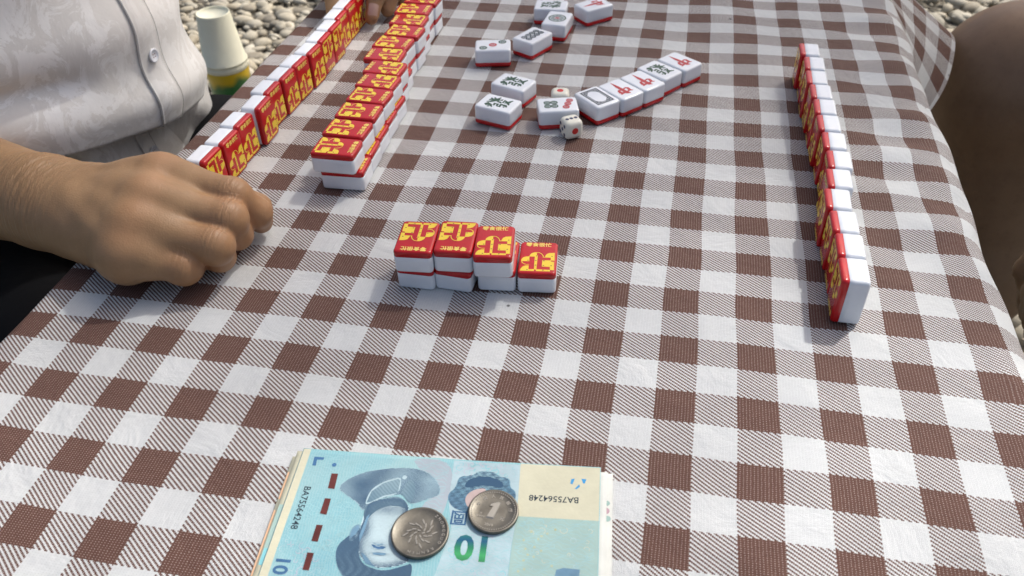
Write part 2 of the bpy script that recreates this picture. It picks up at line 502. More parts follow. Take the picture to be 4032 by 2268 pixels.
# back emblem: a plump two-stemmed character in red on yellow bubbles
zb = TH_
Yl = [[(-5.5, 0.3), (-5.5, 1.3), (-5.0, 2.6), (-4.0, 3.8), (-2.8, 4.4), (-1.5, 4.5), (-1.3, 1.4), (-2.4, 0.4)],
      [(-2.4, 0.7), (-0.7, 1.6), (-0.8, 0.6), (-0.8, -11.2), (-1.1, -11.6), (-2.2, -11.2), (-2.4, -2.7)],
      [(-10.0, -4.2), (-10.0, -2.3), (-9.1, -0.7), (-7.5, 0.2), (-5.5, 0.4), (-5.4, -4.1)],
      [(-10.1, -12.9), (-9.8, -10.9), (-8.8, -9.0), (-7.2, -8.1), (-5.4, -7.9), (-5.3, -11.3), (-2.1, -11.2), (-2.0, -12.8)],
      [(-1.1, -11.2), (6.9, -11.3), (7.0, -12.7), (-1.0, -12.8)], [(2.1, -2.8), (7.1, -2.7), (7.1, -3.7), (8.9, -3.9), (9.1, -11.5), (6.9, -11.5), (6.7, -8.6), (2.1, -8.5)],
      [(3.4, 0.2), (3.7, 1.6), (4.3, 3.1), (5.6, 4.1), (8.9, 4.5), (9.1, -2.8), (7.0, -2.7), (6.8, -0.1), (3.5, -0.1)], [(2.2, 0.3), (6.8, 0.3), (6.8, -0.2), (2.2, -0.2)],
      [(-1.5, 4.5), (0.0, 4.4), (1.5, 3.3), (2.4, 1.7), (2.7, 0.2), (2.3, 0.2), (2.0, 1.5), (1.2, 2.9), (-.1, 4.0), (-1.5, 4.1)],
      [(-10.0, -4.1), (-9.5, -5.8), (-8.0, -7.0), (-6.6, -7.3), (-5.3, -7.2), (-5.3, -6.8), (-6.6, -6.9), (-7.8, -6.6), (-9.1, -5.5), (-9.5, -4.1)]]
Yl = [[(px + .5, py) for px, py in p] for p in Yl]
Dl = [rect(px + .12, py - .3, px + .9, py + .3) for px, py in [(-1.5, 0.9), (-1.6, -3.3), (-1.5, -7.5), (3.0, -3.3), (3.0, -7.6), (7.4, -7.6), (7.5, 0.9), (-6.2, -3.3), (-6.1, -11.7), (3.0, -11.8)]]
me_emb = polys('printed_emblem', [(0, zb + .035 + .002 * j, p) for j, p in enumerate(Yl)] + [(1, zb + .09, p) for p in Dl], [m_yel, m_dot])
me_let = text_mesh('printed_lettering', '零食很忙', 3.75, m_yel2, 0)
bm_ = bmesh.new()
for q_, (dx, dy) in enumerate(((0, 0), (.11, 0), (-.11, 0), (0, .13), (0, -.13))):      # heavy, blunt lettering
    c_ = me_let.copy(); c_.transform(Matrix.Translation((dx * S, dy * S, q_ * .002 * S))); bm_.from_mesh(c_); bpy.data.meshes.remove(c_)
bm_.to_mesh(me_let); bm_.free()
me_let.transform(Matrix.Translation((-.3 * S, 11.4 * S, (zb + .04) * S)))

# faces -----------------------------------------------------------------
def stroke(pts, w):
    """brush stroke: polyline with a width at each point"""
    L_, R_ = [], []
    n = len(pts)
    for i in range(n):
        p = Vector(pts[i]); t = (Vector(pts[min(i + 1, n - 1)]) - Vector(pts[max(i - 1, 0)])).normalized()
        nn = Vector((-t.y, t.x)); ww = w[i] / 2
        L_.append(tuple(p + nn * ww)); R_.append(tuple(p - nn * ww))
    return L_ + R_[::-1]
def face(name, items, mats): return polys(name, [(mi, -.035 - .003 * j, p) for j, (mi, p) in enumerate(items)], mats, flipx=True)
FA = [([(-6.4, 5.6), (-4.6, 6.6), (-3.0, 6.2), (-4.6, 3.4), (-7.2, 1.2)], [.5, 1.0, 1.1, 1.1, .3]),
      ([(-5.6, 4.4), (-4.4, 3.6)], [.5, 1.0]), ([(-7.6, 4.4), (-6.4, 3.4)], [.4, 1.0]),
      ([(-1.6, 7.6), (-.4, 5.2), (2.6, 2.8), (7.6, 1.4)], [.4, 1.0, 1.4, .4]),
      ([(1.2, 7.2), (3.0, 5.6)], [.5, 1.1]), ([(4.6, 7.0), (2.2, 4.6)], [.4, 1.0]), ([(6.0, 5.2), (3.8, 3.6)], [.4, 1.0]),
      ([(-4.6, 1.2), (-1.6, 1.6), (-1.8, -.6), (-4.4, -1.0)], [.6, 1.0, .9, .6]),
      ([(-4.4, -1.0), (-4.8, -3.0), (-1.4, -2.6), (-1.8, -6.0), (-3.6, -7.6)], [.6, .9, 1.1, 1.2, .3]),
      ([(-3.4, -5.2), (-4.6, -6.2)], [.8, .3]),
      ([(1.4, 1.6), (1.2, -.6), (.2, -2.0)], [.5, .9, .4]), ([(1.6, 1.4), (4.0, 1.2), (4.0, -.6), (5.6, -.8)], [.5, .9, .9, .4]),
      ([(.8, -2.6), (4.6, -2.6), (2.4, -5.6), (-.4, -7.6)], [.5, 1.1, 1.2, .3]), ([(1.2, -3.6), (3.2, -5.8), (6.6, -7.4)], [.4, 1.2, .4])]
me_fa = face('printed_face', [(0, [(x * 1.08, y * 1.2) for x, y in stroke(p, [q * 2.1 for q in w_])]) for p, w_ in FA], [m_green])
ZH = [([(-5.4, 6.2), (-3.6, 5.0), (-4.4, 1.4), (-3.2, -.2)], [.4, 1.5, 1.3, .5]), ([(-4.6, 4.6), (-1.0, 5.4), (3.6, 5.2), (5.4, 6.4)], [.6, 1.0, 1.3, .5]),
      ([(4.2, 5.0), (3.4, 1.6), (2.6, .2)], [1.5, 1.2, .4]), ([(-4.0, .6), (-.6, 1.2), (3.2, 1.0)], [.5, 1.0, .7]),
      ([(-1.4, 8.2), (.2, 6.8), (.3, 2.0), (.2, -4.0), (.0, -11.0)], [.5, 1.8, 1.7, 1.5, .2])]
me_zh = face('printed_face', [(0, [(x * 1.12, y * 1.12 + .5) for x, y in stroke(p, [q * 1.75 for q in w_])]) for p, w_ in ZH], [m_fred])
def pip(cx, cy, r, m=0): return [(m, ring(cx, cy, r * 1.06, r * .62)), (m, ring(cx, cy, r * .46, r * .16)), (1 if m == 0 else m, ring(cx, cy, r * .66, r * .58))]
me_d3 = face('printed_face', pip(-5.4, 8.0, 3.2, 0) + pip(0, 0, 3.2, 2) + pip(5.4, -8.0, 3.2, 0), [m_green, m_grey, m_fred])
me_d8 = face('printed_face', [q for i in range(4) for sx in (-2.6, 2.6) for q in pip(sx, -8.1 + 5.4 * i, 2.55)], [m_ink, m_grey])
me_d7 = face('printed_face', [q for sx, sy in ((-2.7, -2.4), (2.7, -2.4), (-2.7, -7.6), (2.7, -7.6)) for q in pip(sx, sy, 2.6)] + [q for sx, sy in ((-4.9, 9.4), (0, 7.6), (4.9, 5.8)) for q in pip(sx, sy, 2.5, 2)], [m_green, m_grey, m_fred])
pet = []
for i in range(10):
    a = math.radians(36 * i); pet.append((1, disc(4.7 * math.cos(a), 4.7 * math.sin(a), 1.0, 10)))
    pet.append((0, ring(4.7 * math.cos(a), 4.7 * math.sin(a), 1.3, 1.0, 12)))
me_d1 = face('printed_face', [(0, ring(0, 0, 7.9, 6.8, 36)), (1, ring(0, 0, 6.5, 6.1, 36))] + pet + [(0, ring(0, 0, 3.3, 2.9, 24)), (2, disc(0, 0, 1.0, 12))] + [(2, ring(1.7 * math.cos(a), 1.7 * math.sin(a), .7, .3, 10)) for a in (0, 1.05, 2.1, 3.14, 4.19, 5.24)], [m_green, m_grey, m_fred])
def frame(w, l, t): return [rect(-w / 2, -l / 2, w / 2, l / 2), rect(-w / 2 + t, -l / 2 + t, w / 2 - t, l / 2 - t)]
bai = [(0, frame(15.4, 22.8, 1.25)), (0, frame(12.0, 19.4, .8))]
for sx in (-1, 1):
    for sy in (-1, 1):
        bai.append((0, [[(sx * 5.4, sy * 9.1), (sx * 5.4, sy * 5.0), (sx * 1.6, sy * 9.1)], [(sx * 4.8, sy * 8.5), (sx * 4.8, sy * 6.6), (sx * 3.2, sy * 8.5)]]))
me_bai = face('printed_face', bai, [m_ink])

Z1, X1v, Y1v = Vector((0, 0, 1)), Vector((1, 0, 0)), Vector((0, 1, 0))
def basis(xa, ya, za, loc):
    m = Matrix.Identity(4)
    for r in range(3): m[r][0], m[r][1], m[r][2] = xa[r], ya[r], za[r]
    m.translation = Vector(loc) * S
    return m
def tile(matrix, label, group, facem=None, back=True):
    t = thing('mahjong_tile', label, 'mahjong tile', group=group, matrix=matrix)
    link('ivory_body', me_white, t); link('red_back', me_red, t)
    if back:
        link('printed_emblem', me_emb, t); link('printed_lettering', me_let, t)
    if facem: link('printed_face', facem, t)
    return t
def flat_back(cx, cy, z, up_deg):
    a = math.radians(up_deg); u = Vector((math.cos(a), math.sin(a), 0)); return basis(u.cross(Z1), u, Z1, (cx, cy, z))
def flat_face(cx, cy, up_deg, z=0):
    a = math.radians(up_deg); u = Vector((math.cos(a), math.sin(a), 0)); return basis(u.cross(-Z1), u, -Z1, (cx, cy, z + TH_))
def stand(cx, cy, back_deg, text_up=True, tilt=0.0):
    a = math.radians(back_deg); zv = Vector((math.cos(a), math.sin(a), 0)); yv = Z1 * (1 if text_up else -1)
    c = Vector((cx, cy, TL_ / 2)) - zv * TH_ / 2
    return basis(yv.cross(zv), yv, zv, c)
ORD = ['nearest', 'second', 'third', 'fourth', 'fifth', 'sixth', 'seventh', 'eighth', 'ninth', 'tenth', 'eleventh', 'twelfth', 'thirteenth']

# standing row of the player on the left (backs towards the middle)
LR = [(55.6, 132, -3.5, 0), (57.7, 155, -4, 1), (57.2, 178.5, -3.5, 1), (60.9, 204.3, -1, 1), (57.6, 228, -3, 1), (60.2, 250.2, -3, 1), (61.6, 272.6, -5, 1), (64.4, 295.4, -4, 1), (64.3, 318.6, -1, 0), (64.8, 341.6, -2, 0), (62.2, 364.7, -1, 1), (62.1, 387.3, -1, 1), (61.8, 410, -1, 1)]
for i, (bx, cy, yw, up) in enumerate(LR):
    lab = f'standing red backed tile, {ORD[i]} from the near end of the left row' if i else 'standing red backed tile at the near end of the left row, partly behind the hand'
    tile(stand(bx - 3.5, cy, yw, bool(up)), lab, 'tiles standing in the left row')
# standing row on the right
RR = [(454.2, 75.6, 0), (454.4, 98, 0), (453.5, 120.3, 0), (452, 143.2, 0), (454.9, 166, 1), (457.0, 188.3, 1), (456, 211.6, 0), (454.5, 234.8, 1), (453.9, 257.6, 0), (453, 280.0, 1), (451.7, 302.2, 0), (451.9, 325.5, 0), (449.9, 349.5, 0)]
for i, (bx, cy, up) in enumerate(RR):
    lab = f'standing white topped tile, {ORD[i]} from the near end of the right row' if i else 'standing white topped tile at the near end of the right row, its whole side showing'
    if i == 12: lab = 'standing white topped tile at the far end of the right row'
    tile(stand(bx + 3.5, cy, 180 + random.uniform(-1.2, 1.2), bool(up)), lab, 'tiles standing in the right row')
# double wall, lower and upper course
UW = [(152.3, 141.5, 0, 1), (151.2, 166, -3, 1), (151, 190.5, -1, 1), (151.2, 213.8, -4, 1), (150.3, 236.3, -5, 0), (148.6, 258.7, -4, 0), (141.5, 281.3, -1, 0), (141.2, 303.6, -5, 1), (144, 326.6, -4, 1), (141.2, 349, -2, 0), (138.6, 372, 0, 1), (140.5, 395.4, -3, 0)]
for i, (xr, yf, yw, up) in enumerate(UW):
    a = math.radians(yw); cx = xr - 15 * math.cos(a) - 11 * math.sin(a) * 0; cy = yf + 12.6
    lab = f'top layer tile of the double wall, red back up, {ORD[i]} from the near end' if i else 'red backed tile at the near end of the double wall, top layer'
    tile(flat_back(cx, cy, TH_ + .05, yw + (0 if up else 180)), lab, 'tiles in the top layer of the double wall')
LW = [(155.2, 146.8, 2), (154.2, 169.3, 0), (153.4, 191.8, -1), (152.8, 214.2, -2), (152.5, 236.8, -3), (147.5, 260, -2), (144.6, 282.6, -2), (141, 305, -2), (142.6, 327.4, -3), (140.5, 350.4, -3), (138.0, 373.4, -2), (139.5, 396, -2)]
for i, (xr, yf, yw) in enumerate(LW):
    lab = f'tile in the bottom layer of the double wall, {ORD[i]} from its near end' if i else 'bottom layer tile at the near end of the double wall, standing out to the right'
    tile(flat_back(xr - 15, yf + 11, 0, yw + (180 if i in (1, 2, 4, 5, 6, 8) else 0)), lab, 'tiles in the bottom layer of the double wall')
# short wall in front of the camera
for x_, y_, up, lab in ((218.0, 69.8, 90, 'tile under the left tile of the short wall nearest the camera'), (240.7, 71.6, 86, 'tile under the middle tile of the short wall nearest the camera'), (263.4, 75.4, -85, 'tile half covered by the right upper tile of the short wall'), (286.2, 77.4, 96, 'uncovered red backed tile at the right end of the short wall')):
    tile(flat_back(x_, y_, 0, up), lab, 'bottom layer of the short wall')
for x_, y_, up, lab in ((218.0, 66.4, -85.5, 'left upper red backed tile of the short wall nearest the camera'), (240.2, 70.2, -85.5, 'middle upper red backed tile of the short wall nearest the camera'), (262.6, 69.2, 97, 'right upper red backed tile of the short wall nearest the camera')):
    tile(flat_back(x_, y_, TH_ + .05, up), lab, 'top layer of the short wall')
# discards, face up
g = 'face up tiles in the middle of the table'
for x_, y_, up, fm, lab in (
    (225.4, 255.9, 163.3, me_fa, 'face up green dragon tile nearest the double wall, in front of its twin'),
    (230.2, 291.2, 158.8, me_fa, 'face up green dragon tile close behind another green dragon tile'),
    (200.2, 354.4, -169, me_d3, 'face up tile with three circles in a slanting line'),
    (229.8, 378.6, 61.5, me_d8, 'face up tile with eight dark circles'),
    (245.4, 416.6, 84, me_d1, 'face up tile with one large ornate circle'),
    (235.2, 446.0, 3, me_fa, 'face up green dragon tile behind the tile with one large circle'),
    (273.4, 452.6, 42.5, me_zh, 'face up red dragon tile lying alone at the far side'),
    (269.6, 260.4, 15, me_d7, 'face up tile with four green and three red circles behind the die'),
    (297.0, 276.6, 135, me_bai, 'face up tile with an empty dark frame'),
    (313.4, 291.6, 137.8 + 180, me_zh, 'face up red dragon tile beside the framed tile'),
    (328.6, 308.2, 138 + 180, me_zh, 'face up red dragon tile, second of two side by side'),
    (340.6, 328.2, 142.5, me_fa, 'face up green dragon tile between two red dragon tiles'),
    (355.6, 346.0, 141.6 + 180, me_zh, 'face up red dragon tile at the far end of the slanting line')):
    tile(flat_face(x_, y_, up), lab, g, fm)

# ------------------------------------------------------------------ dice
m_die = plain('die_ivory', (.70, .68, .58), .3, var=.04, sss=.1)
m_pipb = plain('die_blue', (.012, .02, .075), .5); m_pipr = plain('die_red', (.55, .02, .015), .5)
def die_mesh(e=14.0):
    n = 12; V, F = [], []; idx = {}
    bm = bmesh.new(); bmesh.ops.create_cube(bm, size=2)
    bmesh.ops.subdivide_edges(bm, edges=bm.edges[:], cuts=11, use_grid_fill=True)
    for v in bm.verts:
        c = np.array(v.co[:]); q = np.clip(c, -.52, .52); d = c - q; L = np.linalg.norm(d)
        if L > 1e-6: c = q + d / L * .48
        s_ = c / np.linalg.norm(c) * 1.30
        c = c * .88 + np.minimum(np.abs(s_), 1.0) * np.sign(s_) * .12
        v.co = Vector(c) * e / 2 * S
    me = bpy.data.meshes.new('body'); bm.to_mesh(me); bm.free()
    me.polygons.foreach_set('use_smooth', [True] * len(me.polygons)); me.materials.append(m_die)
    return me
me_die = die_mesh()
E2 = 7.0
def dimple(r): 
    V, F = lathe([(r, .0), (r * .96, .05), (r * .7, .03), (.01, .02)], 20, False); return V, F
me_pb = mesh('pip', *dimple(1.4), [m_pipb]); me_pr = mesh('pip', *dimple(2.5), [m_pipr])
LAY = {1: [(0, 0)], 2: [(-1, -1), (1, 1)], 3: [(-1, 0), (0, 0), (1, 0)], 4: [(-1, -1), (1, 1), (-1, 1), (1, -1)], 5: [(-1, -1), (1, 1), (-1, 1), (1, -1), (0, 0)], 6: [(-1, -1), (-1, 0), (-1, 1), (1, -1), (1, 0), (1, 1)]}
def die(x_, y_, yaw, top, front, left, label):
    t = thing('die', label, 'die', group='ivory dice', matrix=Matrix.Translation(Vector((x_, y_, E2)) * S) @ Matrix.Rotation(math.radians(yaw), 4, 'Z'))
    link('body', me_die, t)
    for num, nrm in ((top, (0, 0, 1)), (front, (0, -1, 0)), (left, (-1, 0, 0)), (7 - top, (0, 0, -1)), (7 - front, (0, 1, 0)), (7 - left, (1, 0, 0))):
        nv = Vector(nrm); ux = Vector((1, 0, 0)) if abs(nv.x) < .5 else Vector((0, 1, 0)); uy = nv.cross(ux)
        for a_, b_ in LAY[num]:
            o = link('pip', me_pr if num == 1 else me_pb, t)
            sp_ = 3.3
            loc = nv * (E2 + .02) + ux * a_ * sp_ + uy * b_ * sp_
            o.matrix_local = basis(ux, uy, nv, loc)
die(282.4, 242.6, 33, 3, 1, 5, 'ivory die showing three on top and a red one facing the camera')
die(268.0, 284.0, 8, 1, 2, 4, 'ivory die with a red one on top, behind the seven circle tile')

# ------------------------------------------------------------------ banknotes
k = N('note_paper_blue'); 
tc = k.obj()
wv1 = k.n('TexWave'); wv1.inputs['Scale'].default_value = 260; wv1.inputs['Distortion'].default_value = 9; wv1.inputs['Detail'].default_value = 2; wv1.inputs['Detail Scale'].default_value = .6; k.l(tc, wv1.inputs['Vector'])
f = k.noise(30, 3, .5)
bl = k.ramp(f, [(.3, (.15, .36, .42)), (.5, (.20, .42, .46)), (.7, (.28, .46, .47))])
k.set('Base Color', k.mix(k.math('MULTIPLY', wv1.outputs[0], .35), bl, (.40, .53, .54))); k.set('Roughness', .6); k.set('Specular IOR Level', .25)
k.set('Normal', k.bump(k.noise(60, 4, .6), .25, .002)); m_nblue = k.m
def paper(name, col, var=.06): 
    k = N(name); f = k.noise(80, 4, .6); k.set('Base Color', k.ramp(f, [(.3, tuple(c * (1 - var) for c in col)), (.7, tuple(min(.95, c * (1 + var)) for c in col))])); k.set('Roughness', .65); k.set('Specular IOR Level', .2)
    k.set('Normal', k.bump(k.noise(60, 4, .6), .25, .002)); return k.m
m_cream = paper('note_cream', (.55, .53, .39)); m_pgreen = paper('note_pale_green', (.32, .45, .41)); m_lil = paper('note_lilac', (.34, .39, .43))
m_teal = paper('note_teal', (.22, .52, .56), .2); m_navy = paper('note_navy', (.05, .13, .25), .25); m_mid = paper('note_midblue', (.14, .26, .36), .25)
m_pale = paper('note_paleblue', (.38, .50, .53), .12); m_thr = paper('note_thread', (.10, .025, .022), .3); m_pink = paper('note_pink', (.50, .34, .38), .15)
m_blk = paper('note_ink', (.03, .045, .06)); m_redk = paper('note_redink', (.22, .03, .04)); m_azure = paper('note_azure', (.05, .28, .55))
m_pcol = paper('portrait_collar', (.28, .40, .45), .12); m_pface = paper('portrait_skin', (.50, .63, .65), .06); m_ink2 = paper('engraving_ink', (.055, .105, .165), .1); m_lrose = paper('note_rose', (.46, .36, .34), .15); m_lteal = paper('note_light_teal', (.30, .50, .52), .1); m_lpink = paper('note_light_pink', (.46, .42, .50), .1)
m_nwhite = paper('note_white', (.60, .61, .57)); m_orange = paper('note_orange', (.72, .45, .28)); m_gold = paper('note_gold', (.55, .50, .22))
def engraved(name, dark, mid, light, ctr, rad_, hat=.42):
    k = N(name); sx = k.n('SeparateXYZ'); k.l(k.obj(), sx.inputs[0])
    dx = k.math('SUBTRACT', sx.outputs[0], ctr[0] * S); dy = k.math('ADD', sx.outputs[1], ctr[1] * S)
    r2 = k.math('SQRT', k.math('ADD', k.math('MULTIPLY', dx, dx), k.math('MULTIPLY', dy, dy)))
    q = k.math('ADD', k.math('DIVIDE', r2, rad_ * S), k.math('MULTIPLY', k.math('SUBTRACT', k.noise(170, 4, .6), .5), .55))
    c = k.ramp(q, [(.15, light), (.6, mid), (1.0, dark)])
    wv = k.n('TexWave'); wv.inputs['Scale'].default_value = 330; wv.inputs['Distortion'].default_value = 2.0; wv.bands_direction = 'DIAGONAL'; k.l(k.obj(), wv.inputs['Vector'])
    c = k.mix(k.math('MULTIPLY', wv.outputs[0], hat), c, dark)
    k.set('Base Color', c); k.set('Roughness', .6); k.set('Specular IOR Level', .2)
    return k.m
m_eface = engraved('engraved_face', (.15, .26, .33), (.36, .50, .54), (.58, .69, .69), (50, 47), 18, .14)
m_ecollar = engraved('engraved_collar', (.075, .14, .19), (.13, .215, .27), (.22, .32, .36), (46, 14), 24)
m_ehair = engraved('engraved_hair', (.035, .085, .15), (.07, .14, .21), (.16, .26, .32), (38, 66), 26)
m_eorn = engraved('engraved_ornament', (.10, .20, .29), (.14, .28, .36), (.28, .44, .48), (87, 10), 20)
k = N('note_green_shift'); sx = k.n('SeparateXYZ'); k.l(k.obj(), sx.inputs[0])
g_ = k.ramp(k.math('MULTIPLY', k.math('ADD', sx.outputs[1], .055), 60), [(0, (.01, .10, .05)), (.35, (.05, .35, .12)), (.55, (.02, .20, .10)), (.75, (.01, .09, .18)), (1, (.02, .2, .14))])
k.set('Base Color', g_); k.set('Roughness', .3); k.set('Metallic', .3); m_shift = k.m

def note_z(a, b, bow, seed): return bow * (np.abs(a / 70 - 1) ** 3) + .25 * np.sin(a / 17 + seed) * np.sin(b / 23 + seed * 2)
class Note:
    def __init__(s, x_, y_, deg, z, mat, label, bow=.5, seed=0.0, lift=0):
        s.z, s.bow, s.seed = z, bow, seed
        s.root = thing('banknote', label, 'banknote', group='banknotes in the pile', matrix=Matrix.Translation(Vector((x_, y_, 0)) * S) @ Matrix.Rotation(math.radians(deg), 4, 'Z'))
        A_ = np.linspace(0, 140, 57); B_ = np.linspace(0, 70, 29)
        V, F = [], []
        for lay in (0, 1):
            for a in A_:
                for b in B_: V.append((a * S, -b * S, (s.h(a, b) - .13 * lay) * S))
        n1 = len(B_); n0 = len(A_); o = n0 * n1
        for i in range(n0 - 1):
            for j in range(n1 - 1):
                q = (i * n1 + j, i * n1 + j + 1, (i + 1) * n1 + j + 1, (i + 1) * n1 + j)
                F.append(q); F.append(tuple(o + v_ for v_ in q[::-1]))
        rim = [i * n1 for i in range(n0)] + [(n0 - 1) * n1 + j for j in range(1, n1)] + [i * n1 + n1 - 1 for i in range(n0 - 2, -1, -1)] + [j for j in range(n1 - 2, 0, -1)]
        for i in range(len(rim)):
            a, b = rim[i], rim[(i + 1) % len(rim)]; F.append((a, b, o + b, o + a))
        link('paper', mesh('paper', V, F, [mat]), s.root)
    def h(s, a, b): return s.z + note_z(a, b, s.bow, s.seed)
    def print(s, name, items, off=.05):
        """items: (material, [(a,b)...]); the print lies on the curved paper"""
        bm = bmesh.new(); mats = []
        for mt, pts in items:
            if mt not in mats: mats.append(mt)
            loops = pts if isinstance(pts[0][0], (list, tuple)) else [pts]
            fl = [p for lp in loops for p in lp]
            vs = [bm.verts.new((p[0], -p[1], 0)) for p in fl]
            for t in tessellate_polygon([[Vector((p[0], p[1], 0)) for p in lp] for lp in loops]):
                try: bm.faces.new([vs[i] for i in t]).material_index = mats.index(mt)
                except ValueError: pass
        return s.finish(name, bm, mats, off)
    def finish(s, name, bm, mats, off):
        for _ in range(5):
            es = [e for e in bm.edges if e.calc_length() > 5]
            if not es: break
            bmesh.ops.subdivide_edges(bm, edges=es, cuts=1)
            bmesh.ops.triangulate(bm, faces=[f for f in bm.faces if len(f.verts) > 3])
        for v in bm.verts: v.co.z = s.h(v.co.x, -v.co.y) + off
        bmesh.ops.scale(bm, vec=(S, S, S), verts=bm.verts)
        me = bpy.data.meshes.new(name); bm.to_mesh(me); bm.free()
        for m_ in mats: me.materials.append(m_)
        return link(name, me, s.root)
    def text(s, name, body, size, mat, a, b, deg, bold=.05, off=.10, stretch=1.0):
        me = text_mesh(name, body, size, mat, bold)
        me.transform(Matrix.Scale(1 / S, 4)); me.transform(Matrix.Translation((a, -b, 0)) @ Matrix.Rotation(math.radians(deg), 4, 'Z') @ Matrix.Diagonal((stretch, 1, 1, 1)))
        bm = bmesh.new(); bm.from_mesh(me); bpy.data.meshes.remove(me)
        return s.finish(name, bm, [mat], off)
NA = 5.4
under = []
Note(204.6, -70.2, 5.3, .35, m_nwhite, 'white note at the very bottom of the pile, its right edge showing', .3, 1.0)
n5 = Note(203.6, -70.4, 5.0, .8, m_nwhite, 'white note with pink and green print on its right edge, low in the pile', .4, 2.0)
n5.print('border_print', [(m_pink, disc(138.2, 20, 1.7, 10)), (m_pgreen, disc(139, 24, 1.5, 10)), (m_pgreen, disc(138.6, 16, 1.4, 10))])
n3 = Note(194.6, -74.2, 5.9, 1.25, m_cream, 'cream note with orange print along its left edge, inside the pile', .4, 3.0)
n3.print('border_print', [(m_orange, rect(.3, 9, 3.4, 24)), (m_orange, rect(.2, 30, 2.4, 66))])
n4 = Note(202.0, -70.6, 5.2, 1.7, m_nwhite, 'white note second from the top at the right of the pile', .4, 4.0)
n2 = Note(196.2, -71.6, 5.5, 2.2, m_cream, 'cream note just under the top banknote, showing at the upper left', .5, 5.0)
n2.print('border_print', [(m_pgreen, rect(.6, 30, 5, 52)), (m_teal, rect(.8, 52, 6, 60))])
top = Note(198.9, -70.1, NA, 2.9, m_nblue, 'blue ten yuan banknote on top of the pile, portrait upside down', .7, .4)
def chaikin(p, n=2):
    for _ in range(n):
        q = []
        for i in range(len(p)):
            a, b = p[i], p[(i + 1) % len(p)]
            q += [(a[0] * .75 + b[0] * .25, a[1] * .75 + b[1] * .25), (a[0] * .25 + b[0] * .75, a[1] * .25 + b[1] * .75)]
        p = q
    return p
